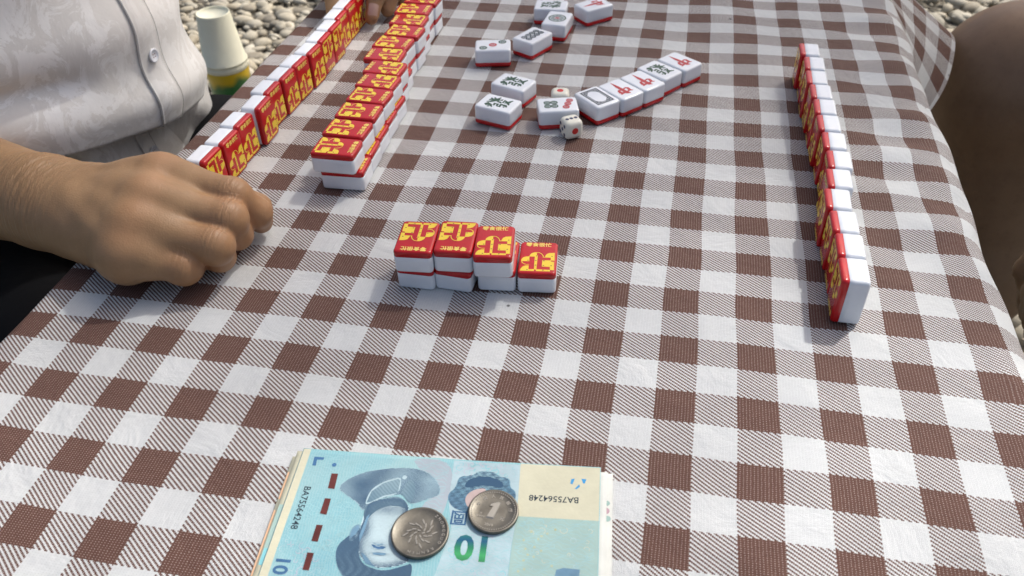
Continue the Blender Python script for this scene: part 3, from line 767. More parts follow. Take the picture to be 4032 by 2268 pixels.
P_ = {
'panel_r': [(103.1, .4), (139.7, .4), (139.7, 28.8), (104.0, 28.8)], 'panel_g': [(104.0, 28.8), (139.7, 28.8), (139.7, 69.6), (103, 69.6), (103.3, 42.5)],
'strip_l': [(0.3, .3), (3.7, .3), (3.9, 28.1), (3.9, 53.7), (4.0, 69.7), (.3, 69.7)],
'band': [(72.1, 0.7), (103.1, 1.0), (104.0, 29.2), (103.1, 42.5), (102.8, 58.4), (72.7, 61.0), (76.4, 37.4), (72.8, 22.5)],
'pinkzone': [(51.8, 0.6), (72.5, 1.1), (73.0, 24.0), (68.8, 38.1), (59.4, 29.8), (67.2, 17.3), (56.5, 6.7)],
'Lmark': [(6.8, 9.6), (6.4, 4.5), (11.2, 4.5), (11.1, 5.9), (8.1, 6.1), (8.5, 9.5)],
'th': [[(16.9, 13.2), (20.0, 13.1), (20.5, 21.6), (17.4, 21.4)], [(17.5, 26.8), (20.3, 26.8), (20.5, 35.2), (17.4, 34.8)], [(17.5, 40.5), (20.3, 40.5), (20.3, 48.7), (17.4, 48.6)], [(17.3, 54.1), (20.2, 54.1), (20.3, 62.3), (17.5, 62.2)]],
'collar': [(21.8, 21.1), (23.5, 17.2), (31.6, 10.8), (42.8, 7.8), (54.7, 6.4), (63.2, 9.5), (68.0, 15.7), (68.8, 20.4), (62.9, 23.3), (56.2, 27.0), (52.6, 22.1), (49.8, 21.6), (43.6, 24.1), (38.3, 27.7), (36.1, 32.5), (33.0, 28.1), (25.9, 23.9)],
'band2': [(35.9, 28.6), (36.7, 20.6), (41.7, 15.4), (48.2, 12.4), (49.8, 13.5), (50.1, 21.6), (43.5, 23.7), (38.3, 27.7)],
'flap': [(50.5, 21.1), (53.4, 12.3), (56.8, 15.8), (57.3, 23.7), (55.4, 26.3), (52.7, 22.5)],
'face': [(36.8, 27.0), (46.2, 23.9), (53.0, 24.1), (55.6, 27.0), (56.2, 30.1), (62.5, 53.0), (58.2, 56.8), (47.5, 59.1), (40.2, 54.9), (37.2, 48.0), (36.8, 40.7), (36.9, 33.2)],
'chin': [(36.3, 33.2), (37.0, 27.8), (43.7, 24.5), (50.0, 22.4), (54.6, 25.5), (56.0, 29.3), (50.3, 27.5), (44.6, 28.7), (40.2, 32.9), (38.6, 37.6)],
'hair': [(30.4, 57.8), (28.7, 50.2), (32.5, 44.8), (36.8, 40.7), (37.6, 36.2), (38.6, 37.6), (38.1, 46.5), (39.2, 53.5), (42.8, 58.1), (51.4, 60.1), (59.5, 56.7), (62.9, 55.0), (63.4, 63.8), (58.6, 67.5), (43.5, 68.8), (35.7, 64.8)],
'ear': [(33.1, 46.9), (32.9, 41.1), (35.5, 38.2), (37.6, 39.9), (36.8, 43.7), (35.8, 47.4)],
'eye': [(43.5, 47.5), (46.5, 49.0), (49.5, 48.1), (50.0, 49.1), (47.4, 50.2), (44.2, 49.0)], 'brow': [(45.1, 51.6), (50.8, 51.5), (50.4, 52.5), (45.4, 52.7)],
'orn': [(73.0, 24.0), (72.0, 19.4), (75.1, 15.9), (75.5, 9.3), (81.6, 8.8), (83.3, 6.6), (87.3, 5.4), (92.2, 6.3), (93.8, 8.3), (99.3, 9.0), (99.4, 13.9), (102.6, 16.1), (102.5, 21.6), (99.7, 26.5), (86.9, 29.1), (76.9, 27.6)],
'orn_in': [(78.6, 16.4), (79.8, 10.6), (87.0, 8.4), (95.3, 10.2), (97.2, 14.9), (87.6, 13.3)],
'peony': [(79.6, 21.1), (82.6, 16.5), (89.1, 14.8), (88.3, 18.8), (83.7, 24.7), (82.0, 26.4)],
'lowR': [(122.7, 53.4), (125.7, 52.3), (132.4, 52.6), (132.0, 58.0), (121.8, 58.8)],
'tri': [[(126.5, 10.1), (126.9, 7.6), (128.4, 7.1), (128.1, 8.3), (127.5, 10.4)], [(131.4, 7.1), (133.7, 7.2), (133.0, 9.6), (132.2, 9.6)], [(128.6, 12.8), (130.5, 10.2), (130.9, 11.4), (129.5, 12.9)]]}
for key_ in ('collar', 'band2', 'flap', 'face', 'chin', 'hair', 'ear', 'eye', 'orn', 'orn_in', 'peony', 'pinkzone'): P_[key_] = chaikin(P_[key_])
for nm_, mt_, key_ in (('margin', m_cream, 'strip_l'), ('watermark_panel', m_cream, 'panel_r'), ('pale_panel', m_pgreen, 'panel_g'), ('floral_band', m_pale, 'band'), ('lilac_zone', m_lil, 'pinkzone')): top.print(nm_, [(mt_, P_[key_])], .04)
fl_ = []
for i in range(240):         # fine scrolls in the floral bands and the pale grounds
    zone = i % 6
    if zone < 3: a_, b_ = random.uniform(73.5, 101.5), random.choice([random.uniform(1.5, 8), random.uniform(52, 68), random.uniform(30, 52)]); mt_ = random.choice([m_teal, m_lteal, m_lteal, m_lpink])
    elif zone == 3: a_, b_ = random.uniform(4.5, 27), random.uniform(48, 68); mt_ = random.choice([m_lpink, m_lteal, m_pale])
    elif zone == 4: a_, b_ = random.uniform(21, 34), random.uniform(26, 52); mt_ = m_lteal
    else: a_, b_ = random.uniform(106, 137), random.uniform(31, 68); mt_ = random.choice([m_cream, m_pale, m_lteal])
    r_ = random.uniform(.7, 1.7); a0_ = random.uniform(0, 360)
    fl_.append((mt_, arcband(a_, b_, r_, r_ - random.uniform(.16, .3), a0_, a0_ + random.uniform(150, 300), 8)))
tag(top.print('scroll_pattern', fl_, .07), kind='stuff')
top.print('ornament', [(m_eorn, P_['orn'])], .09); top.print('ornament_centre', [(m_ehair, P_['orn_in']), (m_lrose, P_['peony'])], .12)
top.print('security_thread', [(m_thr, q) for q in P_['th']], .10)
top.print('corner_mark', [(m_navy, P_['Lmark']), (m_navy, disc(16.9, 8.3, 1.1, 12))], .10)
top.print('see_through_mark', [(m_azure, q) for q in P_['tri']], .10)
top.print('portrait', [(m_pcol, P_['collar'])], .08); top.print('portrait_face', [(m_pface, P_['face'])], .10); top.print('portrait_hair', [(m_ehair, P_['hair'])], .11)
hatch = [(m_navy, [(22 + i * 1.55, 21.2 - max(0, (i - 1)) * .55 if i < 18 else 10 + (i - 18) * .9), (22.5 + i * 1.55, 21.2 - max(0, (i - 1)) * .55 if i < 18 else 10 + (i - 18) * .9), (26.4 + i * 1.35, 24.2 + .02 * i if i < 10 else 22.8), (25.9 + i * 1.35, 24.4 + .02 * i if i < 10 else 22.8)]) for i in range(8)]
top.print('portrait_shading', [(m_ecollar, P_['chin']), (m_pale, P_['band2']), (m_eface, P_['ear'])], .125)
top.print('portrait_lines', [(m_ecollar, [(36.6, 27.4), (37.5, 21.2), (41.9, 16.4), (48.2, 13.4), (49.3, 14.1), (49.5, 21.0), (43.4, 23.1), (38.5, 26.8)]), (m_ecollar, P_['flap']), (m_navy, P_['eye']), (m_mid, P_['brow']), (m_mid, [(43.2, 46.6), (46.6, 47.6), (49.8, 46.9), (46.6, 48.1)]), (m_mid, [(38.4, 34.5), (39.4, 33.0), (39.0, 42.0), (38.2, 47.5), (37.4, 44.0)]), (m_mid, [(33.6, 45.9), (33.5, 41.6), (35.6, 39.2), (36.6, 40.4), (35.6, 43.6)]), (m_mid, [(40, 52), (43, 57), (48, 58.5), (46, 57), (42, 53)]), (m_pale, disc(50.9, 12.3, 1.1, 12))], .155)
def inside(p, poly):
    c_ = False
    for i in range(len(poly)):
        (x1, y1), (x2, y2) = poly[i - 1], poly[i]
        if (y1 > p[1]) != (y2 > p[1]) and p[0] < (x2 - x1) * (p[1] - y1) / (y2 - y1) + x1: c_ = not c_
    return c_
def edge_dist(p, poly):
    return min((Vector(p) - Vector(poly[i])).length for i in range(len(poly)))
def ga(p, a, b, sa, sb): return math.exp(-((p[0] - a) / sa) ** 2 - ((p[1] - b) / sb) ** 2)
def engrave(name, poly, dark, mat, off, pitch=.72, slope=0.0, step=.6, curve=0.0):
    lo_a, hi_a = min(p[0] for p in poly), max(p[0] for p in poly); lo_b, hi_b = min(p[1] for p in poly) - 8, max(p[1] for p in poly) + 8
    bm = bmesh.new(); b0 = lo_b
    while b0 < hi_b:
        prev = None; a_ = lo_a
        while a_ < hi_a:
            bb = b0 + slope * (a_ - lo_a) + curve * math.sin((a_ - lo_a) / (hi_a - lo_a) * math.pi)
            p = (a_, bb)
            if inside(p, poly):
                t_ = pitch * .5 * max(.06, min(1.0, dark(p)))
                v1, v2 = bm.verts.new((a_, -(bb - t_), 0)), bm.verts.new((a_, -(bb + t_), 0))
                if prev: bm.faces.new((prev[0], v1, v2, prev[1]))
                prev = (v1, v2)
            else: prev = None
            a_ += step
        b0 += pitch
    return tag(top.finish(name, bm, [mat], off), kind='stuff')
def d_face(p):
    e_ = edge_dist(p, P_['face'])
    return .10 + .75 * math.exp(-(e_ / 2.6) ** 2) + .50 * ga(p, 47, 48.6, 3.4, 2.0) + .75 * ga(p, 47.8, 52.2, 3.4, .8) + .45 * ga(p, 40, 41, 2.2, 6) + .5 * ga(p, 53, 40, 1.6, 5) + .5 * ga(p, 47, 30, 9, 3) - .12 * ga(p, 47, 56, 5, 3)
def d_col(p): return .55 + .35 * math.sin(p[0] * .33 + p[1] * .12) * .6 + .5 * ga(p, 40, 26, 5, 3) - .35 * ga(p, 60, 12, 5, 4) + .4 * ga(p, 30, 17, 5, 5)
def d_hair(p): return .78 + .22 * math.sin(p[0] * 1.7 + 3 * math.sin(p[1] * .5))
engrave('face_engraving', P_['face'], d_face, m_ink2, .135, .62, .04, .5, 1.6)
engrave('collar_engraving', P_['collar'], d_col, m_ink2, .105, .66, -.28, .6)
engrave('hair_engraving', P_['hair'], d_hair, m_ink2, .14, .6, .35, .6, -2)
engrave('ornament_engraving', P_['orn'], lambda p: .5 + .4 * math.sin(p[0] * 1.5) * math.sin(p[1] * 1.5), m_ink2, .115, .8, .0, .6)
gl = bmesh.new()
for lo, hi, bs in ((4.5, 71, [3 + 1.5 * i for i in range(43)]), (104.5, 139, [30.5 + 1.5 * i for i in range(26)]), (73, 103, [31 + 1.3 * i for i in range(29)])):
    for j_, b_ in enumerate(bs):                      # guilloche ground
        prev = None
        for i_ in range(int((hi - lo) / 1.2) + 1):
            a_ = lo + 1.2 * i_; bb = b_ + 1.1 * math.sin(a_ * .55 + j_ * .9) + .5 * math.sin(a_ * 1.3 - j_ * .5)
            v1, v2 = gl.verts.new((a_, -(bb - .11), 0)), gl.verts.new((a_, -(bb + .11), 0))
            if prev: gl.faces.new((prev[0], v1, v2, prev[1]))
            prev = (v1, v2)
tag(top.finish('guilloche_ground', gl, [m_lteal], .055), kind='stuff')
top.print('raised_dots', [(m_gold, ring(random.uniform(105, 122), random.uniform(34, 58), .5, .28, 8)) for i in range(16)], .10)
top.text('serial_number', 'BA75564248', 4.4, m_blk, 8.0, 32.4, -90, .04, stretch=.98)
top.text('serial_number', 'BA75564248', 4.4, m_blk, 119.6, 18.7, 180, .05, stretch=.97)
top.text('denomination', '10', 16.5, m_shift, 87.3, 45.4, 180, .55)
top.text('denomination', '10', 8.6, m_navy, 8.0, 61.0, -90, .25)
top.text('currency_character', '圆', 8.0, m_navy, 78.8, 31.0, 180, .12)
top.print('lower_crest', [(m_mid, P_['lowR'])], .10)

# ------------------------------------------------------------------ coins
k = N('nickel'); f = k.noise(160, 4, .6)
k.set('Base Color', k.ramp(f, [(.3, (.125, .115, .095)), (.7, (.185, .172, .145))])); k.set('Metallic', 1.0); k.set('Roughness', k.ramp(k.noise(90, 4), [(.3, .40), (.7, .58)]))
k.set('Normal', k.bump(k.noise(900, 3), .12, .0004)); m_nick = k.m
m_nick2 = plain('nickel_relief', (.33, .31, .27), .42, 1.0)  # lighter nickel so raised figures and letters stand out from the disc
def coin(x_, y_, z_, d, label, deg):
    t = thing('coin', label, 'coin', group='coins on the banknotes', matrix=Matrix.Translation(Vector((x_, y_, z_)) * S) @ Matrix.Rotation(math.radians(deg), 4, 'Z'))
    r = d / 2
    V, F = lathe([(r - .25, 0), (r, .2), (r, 1.65), (r - .2, 1.85), (r - .9, 1.87), (r - 1.15, 1.68), (r * .5, 1.66), (.02, 1.66)], 72)
    link('disc', mesh('disc', V, F, [m_nick]), t)
    return t, r
def raised(name, parent, parts, h=.16, z=1.66):
    """parts: closed outlines, extruded as relief with sloped sides"""
    V, F = [], []
    for pts in parts:
        n = len(pts); o = len(V); c = np.mean(pts, 0)
        V += [(p[0] * S, p[1] * S, (z - .02) * S) for p in pts]
        V += [((c[0] + (p[0] - c[0]) * .86) * S, (c[1] + (p[1] - c[1]) * .86) * S, (z + h) * S) for p in pts]
        for i in range(n): F.append((o + i, o + (i + 1) % n, o + n + (i + 1) % n, o + n + i))
        for tr in tessellate_polygon([[Vector((p[0], p[1], 0)) for p in pts]]): F.append(tuple(o + n + i for i in tr))
    return link(name, mesh(name, V, F, [m_nick2], smooth=False), parent)
def relief_text(parent, body, size, x_, y_, deg, h=.14, bold=.03):
    cu = bpy.data.curves.new('t', 'FONT'); cu.body = body; cu.size = 1.0; cu.align_x = 'CENTER'; cu.align_y = 'CENTER'; cu.extrude = h / size; cu.offset = bold / size; cu.resolution_u = 3
    o = bpy.data.objects.new('t', cu); C.objects.link(o); bpy.context.view_layer.update()
    me = bpy.data.meshes.new_from_object(o.evaluated_get(bpy.context.evaluated_depsgraph_get())); bpy.data.objects.remove(o); bpy.data.curves.remove(cu)
    me.materials.clear(); me.materials.append(m_nick2)
    me.transform(Matrix.Scale(size * S, 4)); me.transform(Matrix.Translation((x_ * S, y_ * S, 1.66 * S)) @ Matrix.Rotation(math.radians(deg), 4, 'Z'))
    return link('lettering', me, parent)
zc = 3.35
ct, r = coin(266.0, -105.3, zc, 25.0, 'larger coin with a chrysanthemum flower lying on the banknote', 0)
pets = []
for i in range(26):
    a_ = i * 2.399; rr_ = 1.2 + 6.2 * (i / 26) ** .8; ln = 2.0 + 2.2 * (i / 26)
    cx, cy = .6 + rr_ * .9 * math.cos(a_), -.4 + rr_ * .9 * math.sin(a_)
    cu_ = a_ + .5
    pp = [(-ln / 2, 0), (-ln * .2, .42), (ln * .3, .5), (ln / 2, 0), (ln * .3, -.32), (-ln * .2, -.35)]
    pets.append([(cx + p[0] * math.cos(cu_) - p[1] * math.sin(cu_), cy + p[0] * math.sin(cu_) + p[1] * math.cos(cu_)) for p in pp])
raised('chrysanthemum', ct, pets, .22)
for i, ch in enumerate('ZHONGGUO RENMIN'):
    a_ = math.radians(60 - i * 11.5)
    if ch != ' ': relief_text(ct, ch, 1.9, 10.2 * math.cos(a_), 10.2 * math.sin(a_), math.degrees(a_) - 90)
ct, r = coin(294.8, -89.3, zc, 22.25, 'smaller coin with a raised figure one lying on the banknote', -4)
raised('figure_one', ct, [[(-2.2, -4.3), (1.2, -4.3), (2.5, 5.0), (.9, 5.0), (-2.0, 3.3), (-2.3, 1.9), (-.6, 2.3)]], .3)
for ch, x_, y_ in (('元', 4.8, -3.3), ('YI', -5.0, -2.6), ('YUAN', -5.0, -4.0)): relief_text(ct, ch, 2.3 if ch == '元' else 1.4, x_, y_, 0)
relief_text(ct, '2019', 1.9, 0, -7.4, 0)
for i, ch in enumerate('中国人民银行'):
    a_ = math.radians(165 - i * 30); relief_text(ct, ch, 1.9, 7.4 * math.cos(a_), 7.4 * math.sin(a_), math.degrees(a_) - 90)
raised('beaded_rim', ct, [disc((r - 1.5) * math.cos(i * math.pi / 30), (r - 1.5) * math.sin(i * math.pi / 30), .33, 6) for i in range(60)], .15)

# ------------------------------------------------------------------ cups
m_cup = plain('cup_paper', (.80, .78, .60), .6, var=.03)
k = N('sleeve_print'); sx = k.n('SeparateXYZ'); k.l(k.obj(), sx.inputs[0])
wav = k.math('ADD', sx.outputs[2], k.math('MULTIPLY', k.math('SUBTRACT', k.noise(22, 2), .5), .05))
band = k.ramp(k.math('MULTIPLY', wav, 2.6), [(.0, (.62, .42, .02)), (.5, (.66, .45, .02)), (.70, (.60, .40, .02)), (.745, (.04, .20, .05)), (.81, (.05, .18, .05)), (.835, (.66, .45, .02))])
k.t.nodes[-1].color_ramp.interpolation = 'LINEAR'
k.set('Base Color', band); k.set('Roughness', .28); k.set('Coat Weight', .3); m_sleeve = k.m
CX, CY = -342.0, 827.0
cs = thing('cup_package', 'tall yellow and green plastic sleeve of paper cups standing on the pebbles', 'cup package', (CX, CY, Z_G))
V, F = lathe([(27, 2), (29.5, 6), (31, 120), (33, 322), (33.8, 334), (32.5, 336)], 48)
link('wrapper', mesh('wrapper', V, F, [m_sleeve]), cs)
V, F = lathe([(32.8, 332), (34.6, 334), (35, 338), (34.2, 342), (32.5, 344)], 48); link('paper_rim', mesh('paper_rim', V, F, [m_cup]), cs)
cp = thing('paper_cup', 'cream paper cup turned upside down on top of the yellow sleeve', 'cup', (CX, CY, Z_G + 342.2))
V, F = lathe([(32.8, 0), (34.6, .8), (35, 3.2), (34.2, 5), (32.8, 5.8), (25.0, 78), (24.5, 79.2), (23.7, 79.2), (23.2, 78), (22.8, 75), (.02, 75)], 56, False)
link('cup_wall', mesh('cup_wall', V, F, [m_cup]), cp)

# ------------------------------------------------------------------ people
def skin(name, dark, light, wr=1.0):
    k = N(name)
    f = k.noise(28, 5, .6); f3 = k.noise(160, 3, .6)
    c = k.ramp(f, [(.3, dark), (.7, light)])
    c = k.mix(k.math('MULTIPLY', k.ramp(f3, [(.55, 0.0), (.75, 1.0)]), .25), c, tuple(q * .7 for q in dark))
    at = k.n('Attribute'); at.attribute_name = 'flush'
    c = k.mix(at.outputs['Fac'], c, (light[0] * 1.08, light[1] * .86, light[2] * .80))
    k.set('Base Color', c); k.set('Roughness', .47); k.set('Specular IOR Level', .35)
    k.set('Subsurface Weight', .12); k.b.inputs['Subsurface Radius'].default_value = (.006, .0025, .0012)
    # fine creases running round the limb
    mp = k.n('Mapping'); k.l(k.obj(), mp.inputs[0]); mp.inputs['Rotation'].default_value = (0, 0, math.radians(14)); mp.inputs['Scale'].default_value = (420, 55, 60)
    cr = k.noise(1.0, 3, .6, mp.outputs[0], .4)
    ac = k.n('Attribute'); ac.attribute_name = 'crease'
    cr = k.math('MULTIPLY', cr, k.math('ADD', ac.outputs['Fac'], .10))
    nb = k.bump(cr, .75 * wr, .0016)
    v = k.n('TexVoronoi'); v.inputs['Scale'].default_value = 900; k.l(k.obj(), v.inputs['Vector'])
    nb = k.bump(v.outputs['Distance'], .12 * wr, .0005, nb)
    nb = k.bump(k.noise(120, 4, .6), .10 * wr, .002, nb)
    k.set('Normal', nb)
    return k.m
m_skin = skin('skin_tan', (.255, .148, .072), (.345, .208, .108))
m_skin2 = skin('skin_dark', (.21, .125, .07), (.27, .165, .095), .4)
m_nail = plain('fingernail', (.50, .32, .25), .25)

# --- right hand on the table
W0 = (-4, 72, 20)
MCP = {'i': (57.5, 83, 43), 'm': (62, 60, 41.5), 'r': (61.5, 42, 35), 'p': (60, 28.5, 26)}
FING = {'i': ([MCP['i'], (103, 76, 39), (110.5, 83.5, 22.5), (108, 89.5, 11)], [11.6, 10.0, 8.9, 7.3]),
        'm': ([MCP['m'], (106.5, 60, 34), (103, 68.5, 16), (88, 73.5, 9.5)], [11.4, 10.6, 9.0, 7.5]),
        'r': ([MCP['r'], (104, 43.5, 26.5), (99, 51, 12), (85, 54.5, 9)], [11.2, 10.4, 8.8, 7.2]),
        'p': ([MCP['p'], (88, 32, 17), (84, 40.5, 9.5), (73, 45.5, 8)], [10.4, 9.2, 8.0, 6.8])}
THUMB = ([(8, 88, 18), (48, 98, 22), (84, 99, 19), (104, 97.5, 16.5)], [13, 12, 10, 7.6])
FA0, FA1 = (-105, 101, 10), (-225, 122, 2)
def hand_fn(P):
    d = smin(cap(P, FA0, (-30, 79, 17), 34, 27), cap(P, (-30, 79, 17), W0, 26, 23), 14)
    d = smin(d, cap(P, (-16, 92, 14), (8, 86, 18), 15, 15), 14)       # radial side of the wrist
    d = smin(d, cap(P, (-14, 61, 18), (18, 54, 18), 15, 14), 14)       # ulnar side
    pal = None
    for f_, r0, r1 in (('i', 15, 13.5), ('m', 16, 14), ('r', 15, 13.5), ('p', 14, 12.5)):
        m_ = np.array(MCP[f_]); st = np.array(W0) + (m_ - np.array(W0)) * .18
        st[1] += {'i': 8, 'm': 1, 'r': -5, 'p': -7}[f_]
        e = cap(P, st, m_ - np.array([4, 0, 4]), r0, r1); pal = e if pal is None else smin(pal, e, 12)
    pal = smin(pal, cap(P, (14, 63, 15), (50, 39, 16), 14, 14), 12)     # heel of the hand
    pal = smin(pal, cap(P, (30, 70, 18), (70, 60, 26), 14, 14), 12)
    for fa_, fb_ in (('i', 'm'), ('m', 'r'), ('r', 'p')):                 # back of the hand between the bones
        ma_, mb_ = np.array(MCP[fa_], float), np.array(MCP[fb_], float); w_ = np.array(W0, float)
        pal = smin(pal, cap(P, ma_ + np.array([-7, 0, -.5]), mb_ + np.array([-7, 0, -.5]), 12.2, 12.2), 9)
        pal = smin(pal, cap(P, ma_ * .62 + w_ * .38 + np.array([0, 3, 2]), mb_ * .62 + w_ * .38 + np.array([0, 3, 2]), 14, 14), 9)
    d = smin(d, pal, 18)
    d = smin(d, chain(P, *THUMB, 6), 9)
    for f_ in 'imrp':                                                   # knuckles and tendons
        m_ = np.array(MCP[f_], float); n_ = np.array([-.25, -.1, .96])
        d = smin(d, cap(P, m_ + n_ * 2.6, m_ + n_ * 2.0 + np.array([9, 0, -1]), 8.8, 8.6), 8)
        a_ = np.array(W0) + np.array([10, {'i': 8, 'm': 1, 'r': -7, 'p': -14}[f_], 20]); 
        d = smin(d, cap(P, m_ + n_ * 6.5 - np.array([6, 0, 0]), a_, 3.2, 2.4), 8)
    for fa_, fb_ in (('i', 'm'), ('m', 'r'), ('r', 'p')):                 # webs between the finger roots
        pa_, pb_ = [np.array(FING[q_][0][0]) * .66 + np.array(FING[q_][0][1]) * .34 for q_ in (fa_, fb_)]
        d = smin(d, cap(P, pa_ + np.array([0, 0, -1.2]), pb_ + np.array([0, 0, -1.2]), 8.6, 8.6), 6)
    out = None
    for f_ in 'imrp':
        pts, rad = FING[f_]
        fd = chain(P, pts, rad, 4)
        fd = smin(fd, ell(P, np.array(pts[1]) + np.array([-1, 0, 1.0]), (9.0, 9.3, 8.8)), 5)
        e = smin(d, fd, 7.5); out = e if out is None else smin(out, e, 2.2)
    return out
V, F = nets(hand_fn, (-112, 0, -36), (124, 142, 72), 1.05)
V = relax(V, F, 2, .5)
# dorsal creases at the finger joints, furrows at the wrist
nv = normals(V, F)
flush = np.zeros(len(V)); crease = np.zeros(len(V))
for f_ in 'imrp':
    pts, rad = FING[f_]
    for j, amp, sig in ((1, .5, 5.5), (2, .4, 3.6)):
        p = np.array(pts[j]); ax_ = np.array(pts[j]) - np.array(pts[j - 1]); ax_ = ax_ / np.linalg.norm(ax_)
        q = V - p; s_ = q @ ax_; rad_ = np.linalg.norm(q - s_[:, None] * ax_, axis=1)
        wgt = np.exp(-(s_ / sig) ** 2) * (rad_ < 15) * np.clip(nv[:, 2] + .25, 0, 1)
        V = V - nv * (amp * wgt * (.5 + .5 * np.cos(s_ * 2.1 + .6 * np.sin(q[:, 1] * .5))))[:, None]
        crease += wgt * .8
        flush += .9 * np.exp(-(np.linalg.norm(q, axis=1) / 12) ** 2)
    flush += .8 * np.exp(-(np.linalg.norm(V - np.array(pts[3]), axis=1) / 12) ** 2) + .7 * np.exp(-(np.linalg.norm(V - np.array(MCP[f_]) - np.array([0, 0, 9]), axis=1) / 10) ** 2)
wx = V[:, 0] * .93 + (V[:, 1] - 72) * -.32
env = np.exp(-((wx + 28) / 26) ** 2) * np.clip(nv[:, 2] + .4, 0, 1)
V = V - nv * (env * (.42 * np.cos(wx * 1.9 + .9 * np.sin(V[:, 1] * .14)) + .34 * np.cos(wx * 1.13 + 1.3 * np.sin(V[:, 1] * .09 + 1))))[:, None]
crease += env * .9
hand_V, hand_F, hand_fl = V, F, flush

# --- left hand pinching the far end of the row
F2 = {'i': ([(66, 462, 62), (74, 446, 44), (76, 424, 25), (74.5, 408.5, 8.5)], [11, 9.6, 8.6, 6.2]),
      'm': ([(84, 470, 58), (88, 456, 40), (86, 440, 22), (83.5, 428, 8.5)], [11, 9.6, 8.4, 6.4]),
      'r': ([(98, 478, 52), (102, 466, 34), (98, 456, 18), (94, 448, 9)], [10.5, 9, 8, 6.8])}
T2 = ([(20, 470, 52), (30, 446, 38), (36, 424, 24), (40, 407, 11)], [14, 11.5, 10, 8])
def hand2_fn(P):
    d = smin(cap(P, (-110, 500, 30), (10, 505, 62), 34, 25), cap(P, (10, 505, 62), (62, 470, 62), 24, 15), 16)
    d = smin(d, cap(P, (20, 500, 60), (90, 482, 56), 20, 13), 14); d = smin(d, cap(P, (10, 500, 58), (24, 470, 50), 20, 13), 12)
    out = None
    for pts, rad in list(F2.values()) + [T2]:
        e = smin(d, chain(P, pts, rad, 5), 7); out = e if out is None else smin(out, e, 1.4)
    return out
V2, Fq2 = nets(hand2_fn, (-112, 396, -10), (118, 545, 105), 1.8)
V2 = relax(V2, Fq2, 2, .5)
fl2 = sum(np.exp(-(np.linalg.norm(V2 - np.array(p[0][3]), axis=1) / 12) ** 2) for p in F2.values())

# --- elbows and upper arms (outside the picture, inside the sleeves)
def arms_fn(P):
    d = smin(cap(P, FA0, FA1, 34, 40), cap(P, FA1, (-255, 115, 230), 42, 50), 18); d = np.minimum(d, cap(P, (-250, 115, 230), (-250, 420, 230), 50, 50))
    e = smin(cap(P, (-110, 500, 30), (-230, 455, 20), 34, 40), cap(P, (-230, 455, 20), (-255, 420, 230), 42, 50), 18)
    return np.minimum(d, e)
V3, F3 = nets(arms_fn, (-312, 30, -50), (-100, 560, 290), 6)
allV = np.concatenate([hand_V, V2, V3]) * S
allF = np.concatenate([hand_F, Fq2 + len(hand_V), F3 + len(hand_V) + len(V2)])
p1 = thing('person', 'person in a silvery white patterned shirt seated at the left, hand on the table', 'person', (-230, 256, Z_G))
body_me = big_mesh('body', allV, allF, m_skin)
at = body_me.attributes.new('flush', 'FLOAT', 'POINT')
at.data.foreach_set('value', np.concatenate([np.clip(hand_fl, 0, 1) * .75, np.clip(fl2, 0, 1) * .5, np.zeros(len(V3))]).astype(np.float32))
at2 = body_me.attributes.new('crease', 'FLOAT', 'POINT')
at2.data.foreach_set('value', np.concatenate([np.clip(crease, 0, 1), np.zeros(len(V2) + len(V3))]).astype(np.float32))
body = link('body', local(body_me, p1), p1)
def nail(parent, root, c, nrm, along, wd, ln, mat=None):
    nrm = Vector(nrm).normalized(); al = Vector(along); al = (al - nrm * al.dot(nrm)).normalized(); sd_ = al.cross(nrm)
    V, F = [], []
    nu, nw = 9, 9
    for i in range(nu):
        for j in range(nw):
            u_ = -1 + 2 * i / (nu - 1); w_ = -1 + 2 * j / (nw - 1)
            e_ = math.sqrt(max(0, 1 - .42 * w_ ** 2)) if u_ > 0 else math.sqrt(max(0, 1 - .25 * w_ ** 2))
            p = Vector(c) + al * (u_ * ln / 2 * e_) + sd_ * (w_ * wd / 2) + nrm * (.9 - 1.5 * w_ ** 2 - .35 * u_ ** 2)
            V.append(tuple(p * S - root.location))
    for i in range(nu - 1):
        for j in range(nw - 1): F.append((i * nw + j, (i + 1) * nw + j, (i + 1) * nw + j + 1, i * nw + j + 1))
    return link('fingernail', mesh('fingernail', V, F, [mat or m_nail]), parent)
nail(body, p1, (113.5, 93.0, 22.0), (.55, .75, .35), (-.05, .35, -.9), 10, 11)
nail(body, p1, (105.5, 97.8, 22.8), (.35, .12, .93), (1, 0, -.35), 10, 12)
nail(body, p1, (77.5, 408.0, 16.5), (.45, -.78, .42), (-.05, -.62, -.78), 9, 12)

# --- shirt: one tailored surface round the torso
TCX, TCY = -194.0, 256.0
def shirt_r(th, z):
    ca, sa = np.cos(th), np.sin(th)
    A_, B_ = 142.0, 158.0
    r = 1 / np.sqrt((ca / A_) ** 2 + (sa / B_) ** 2)
    r = r * (1 - .10 * sstep((z - 60) / 260))
    ze = -21.5 - 33 * np.sin(th)
    zf = 36 - 20 * np.sin(th)                                  # upper fold, sloping down to the front
    r = r + 7 * np.exp(-((z - zf - 26) / 24) ** 2) - 8 * np.exp(-((z - zf) / 9.0) ** 2) * sstep((-.38 - th) / .3) * sstep((th + 2.6) / .4) + 8 * np.exp(-((z - ze - 20) / 20) ** 2)
    r = r - (34 + 70 * sstep((-np.sin(th) - .45) / .5)) * sstep((ze - z) / 12) + 10 * sstep((ze - 10 - z) / 60)
    # soft drag folds
    r = r + 2.2 * np.sin(5 * th + z / 30) * sstep((z + 40) / 60) + 1.1 * np.sin(9 * th - z / 21 + 1) + .9 * np.sin(z / 13 + 3 * th)
    return r
th = np.linspace(-math.pi, math.pi, 240, endpoint=False); zz = np.concatenate([np.linspace(-84, 130, 120), np.linspace(132, 330, 30)])
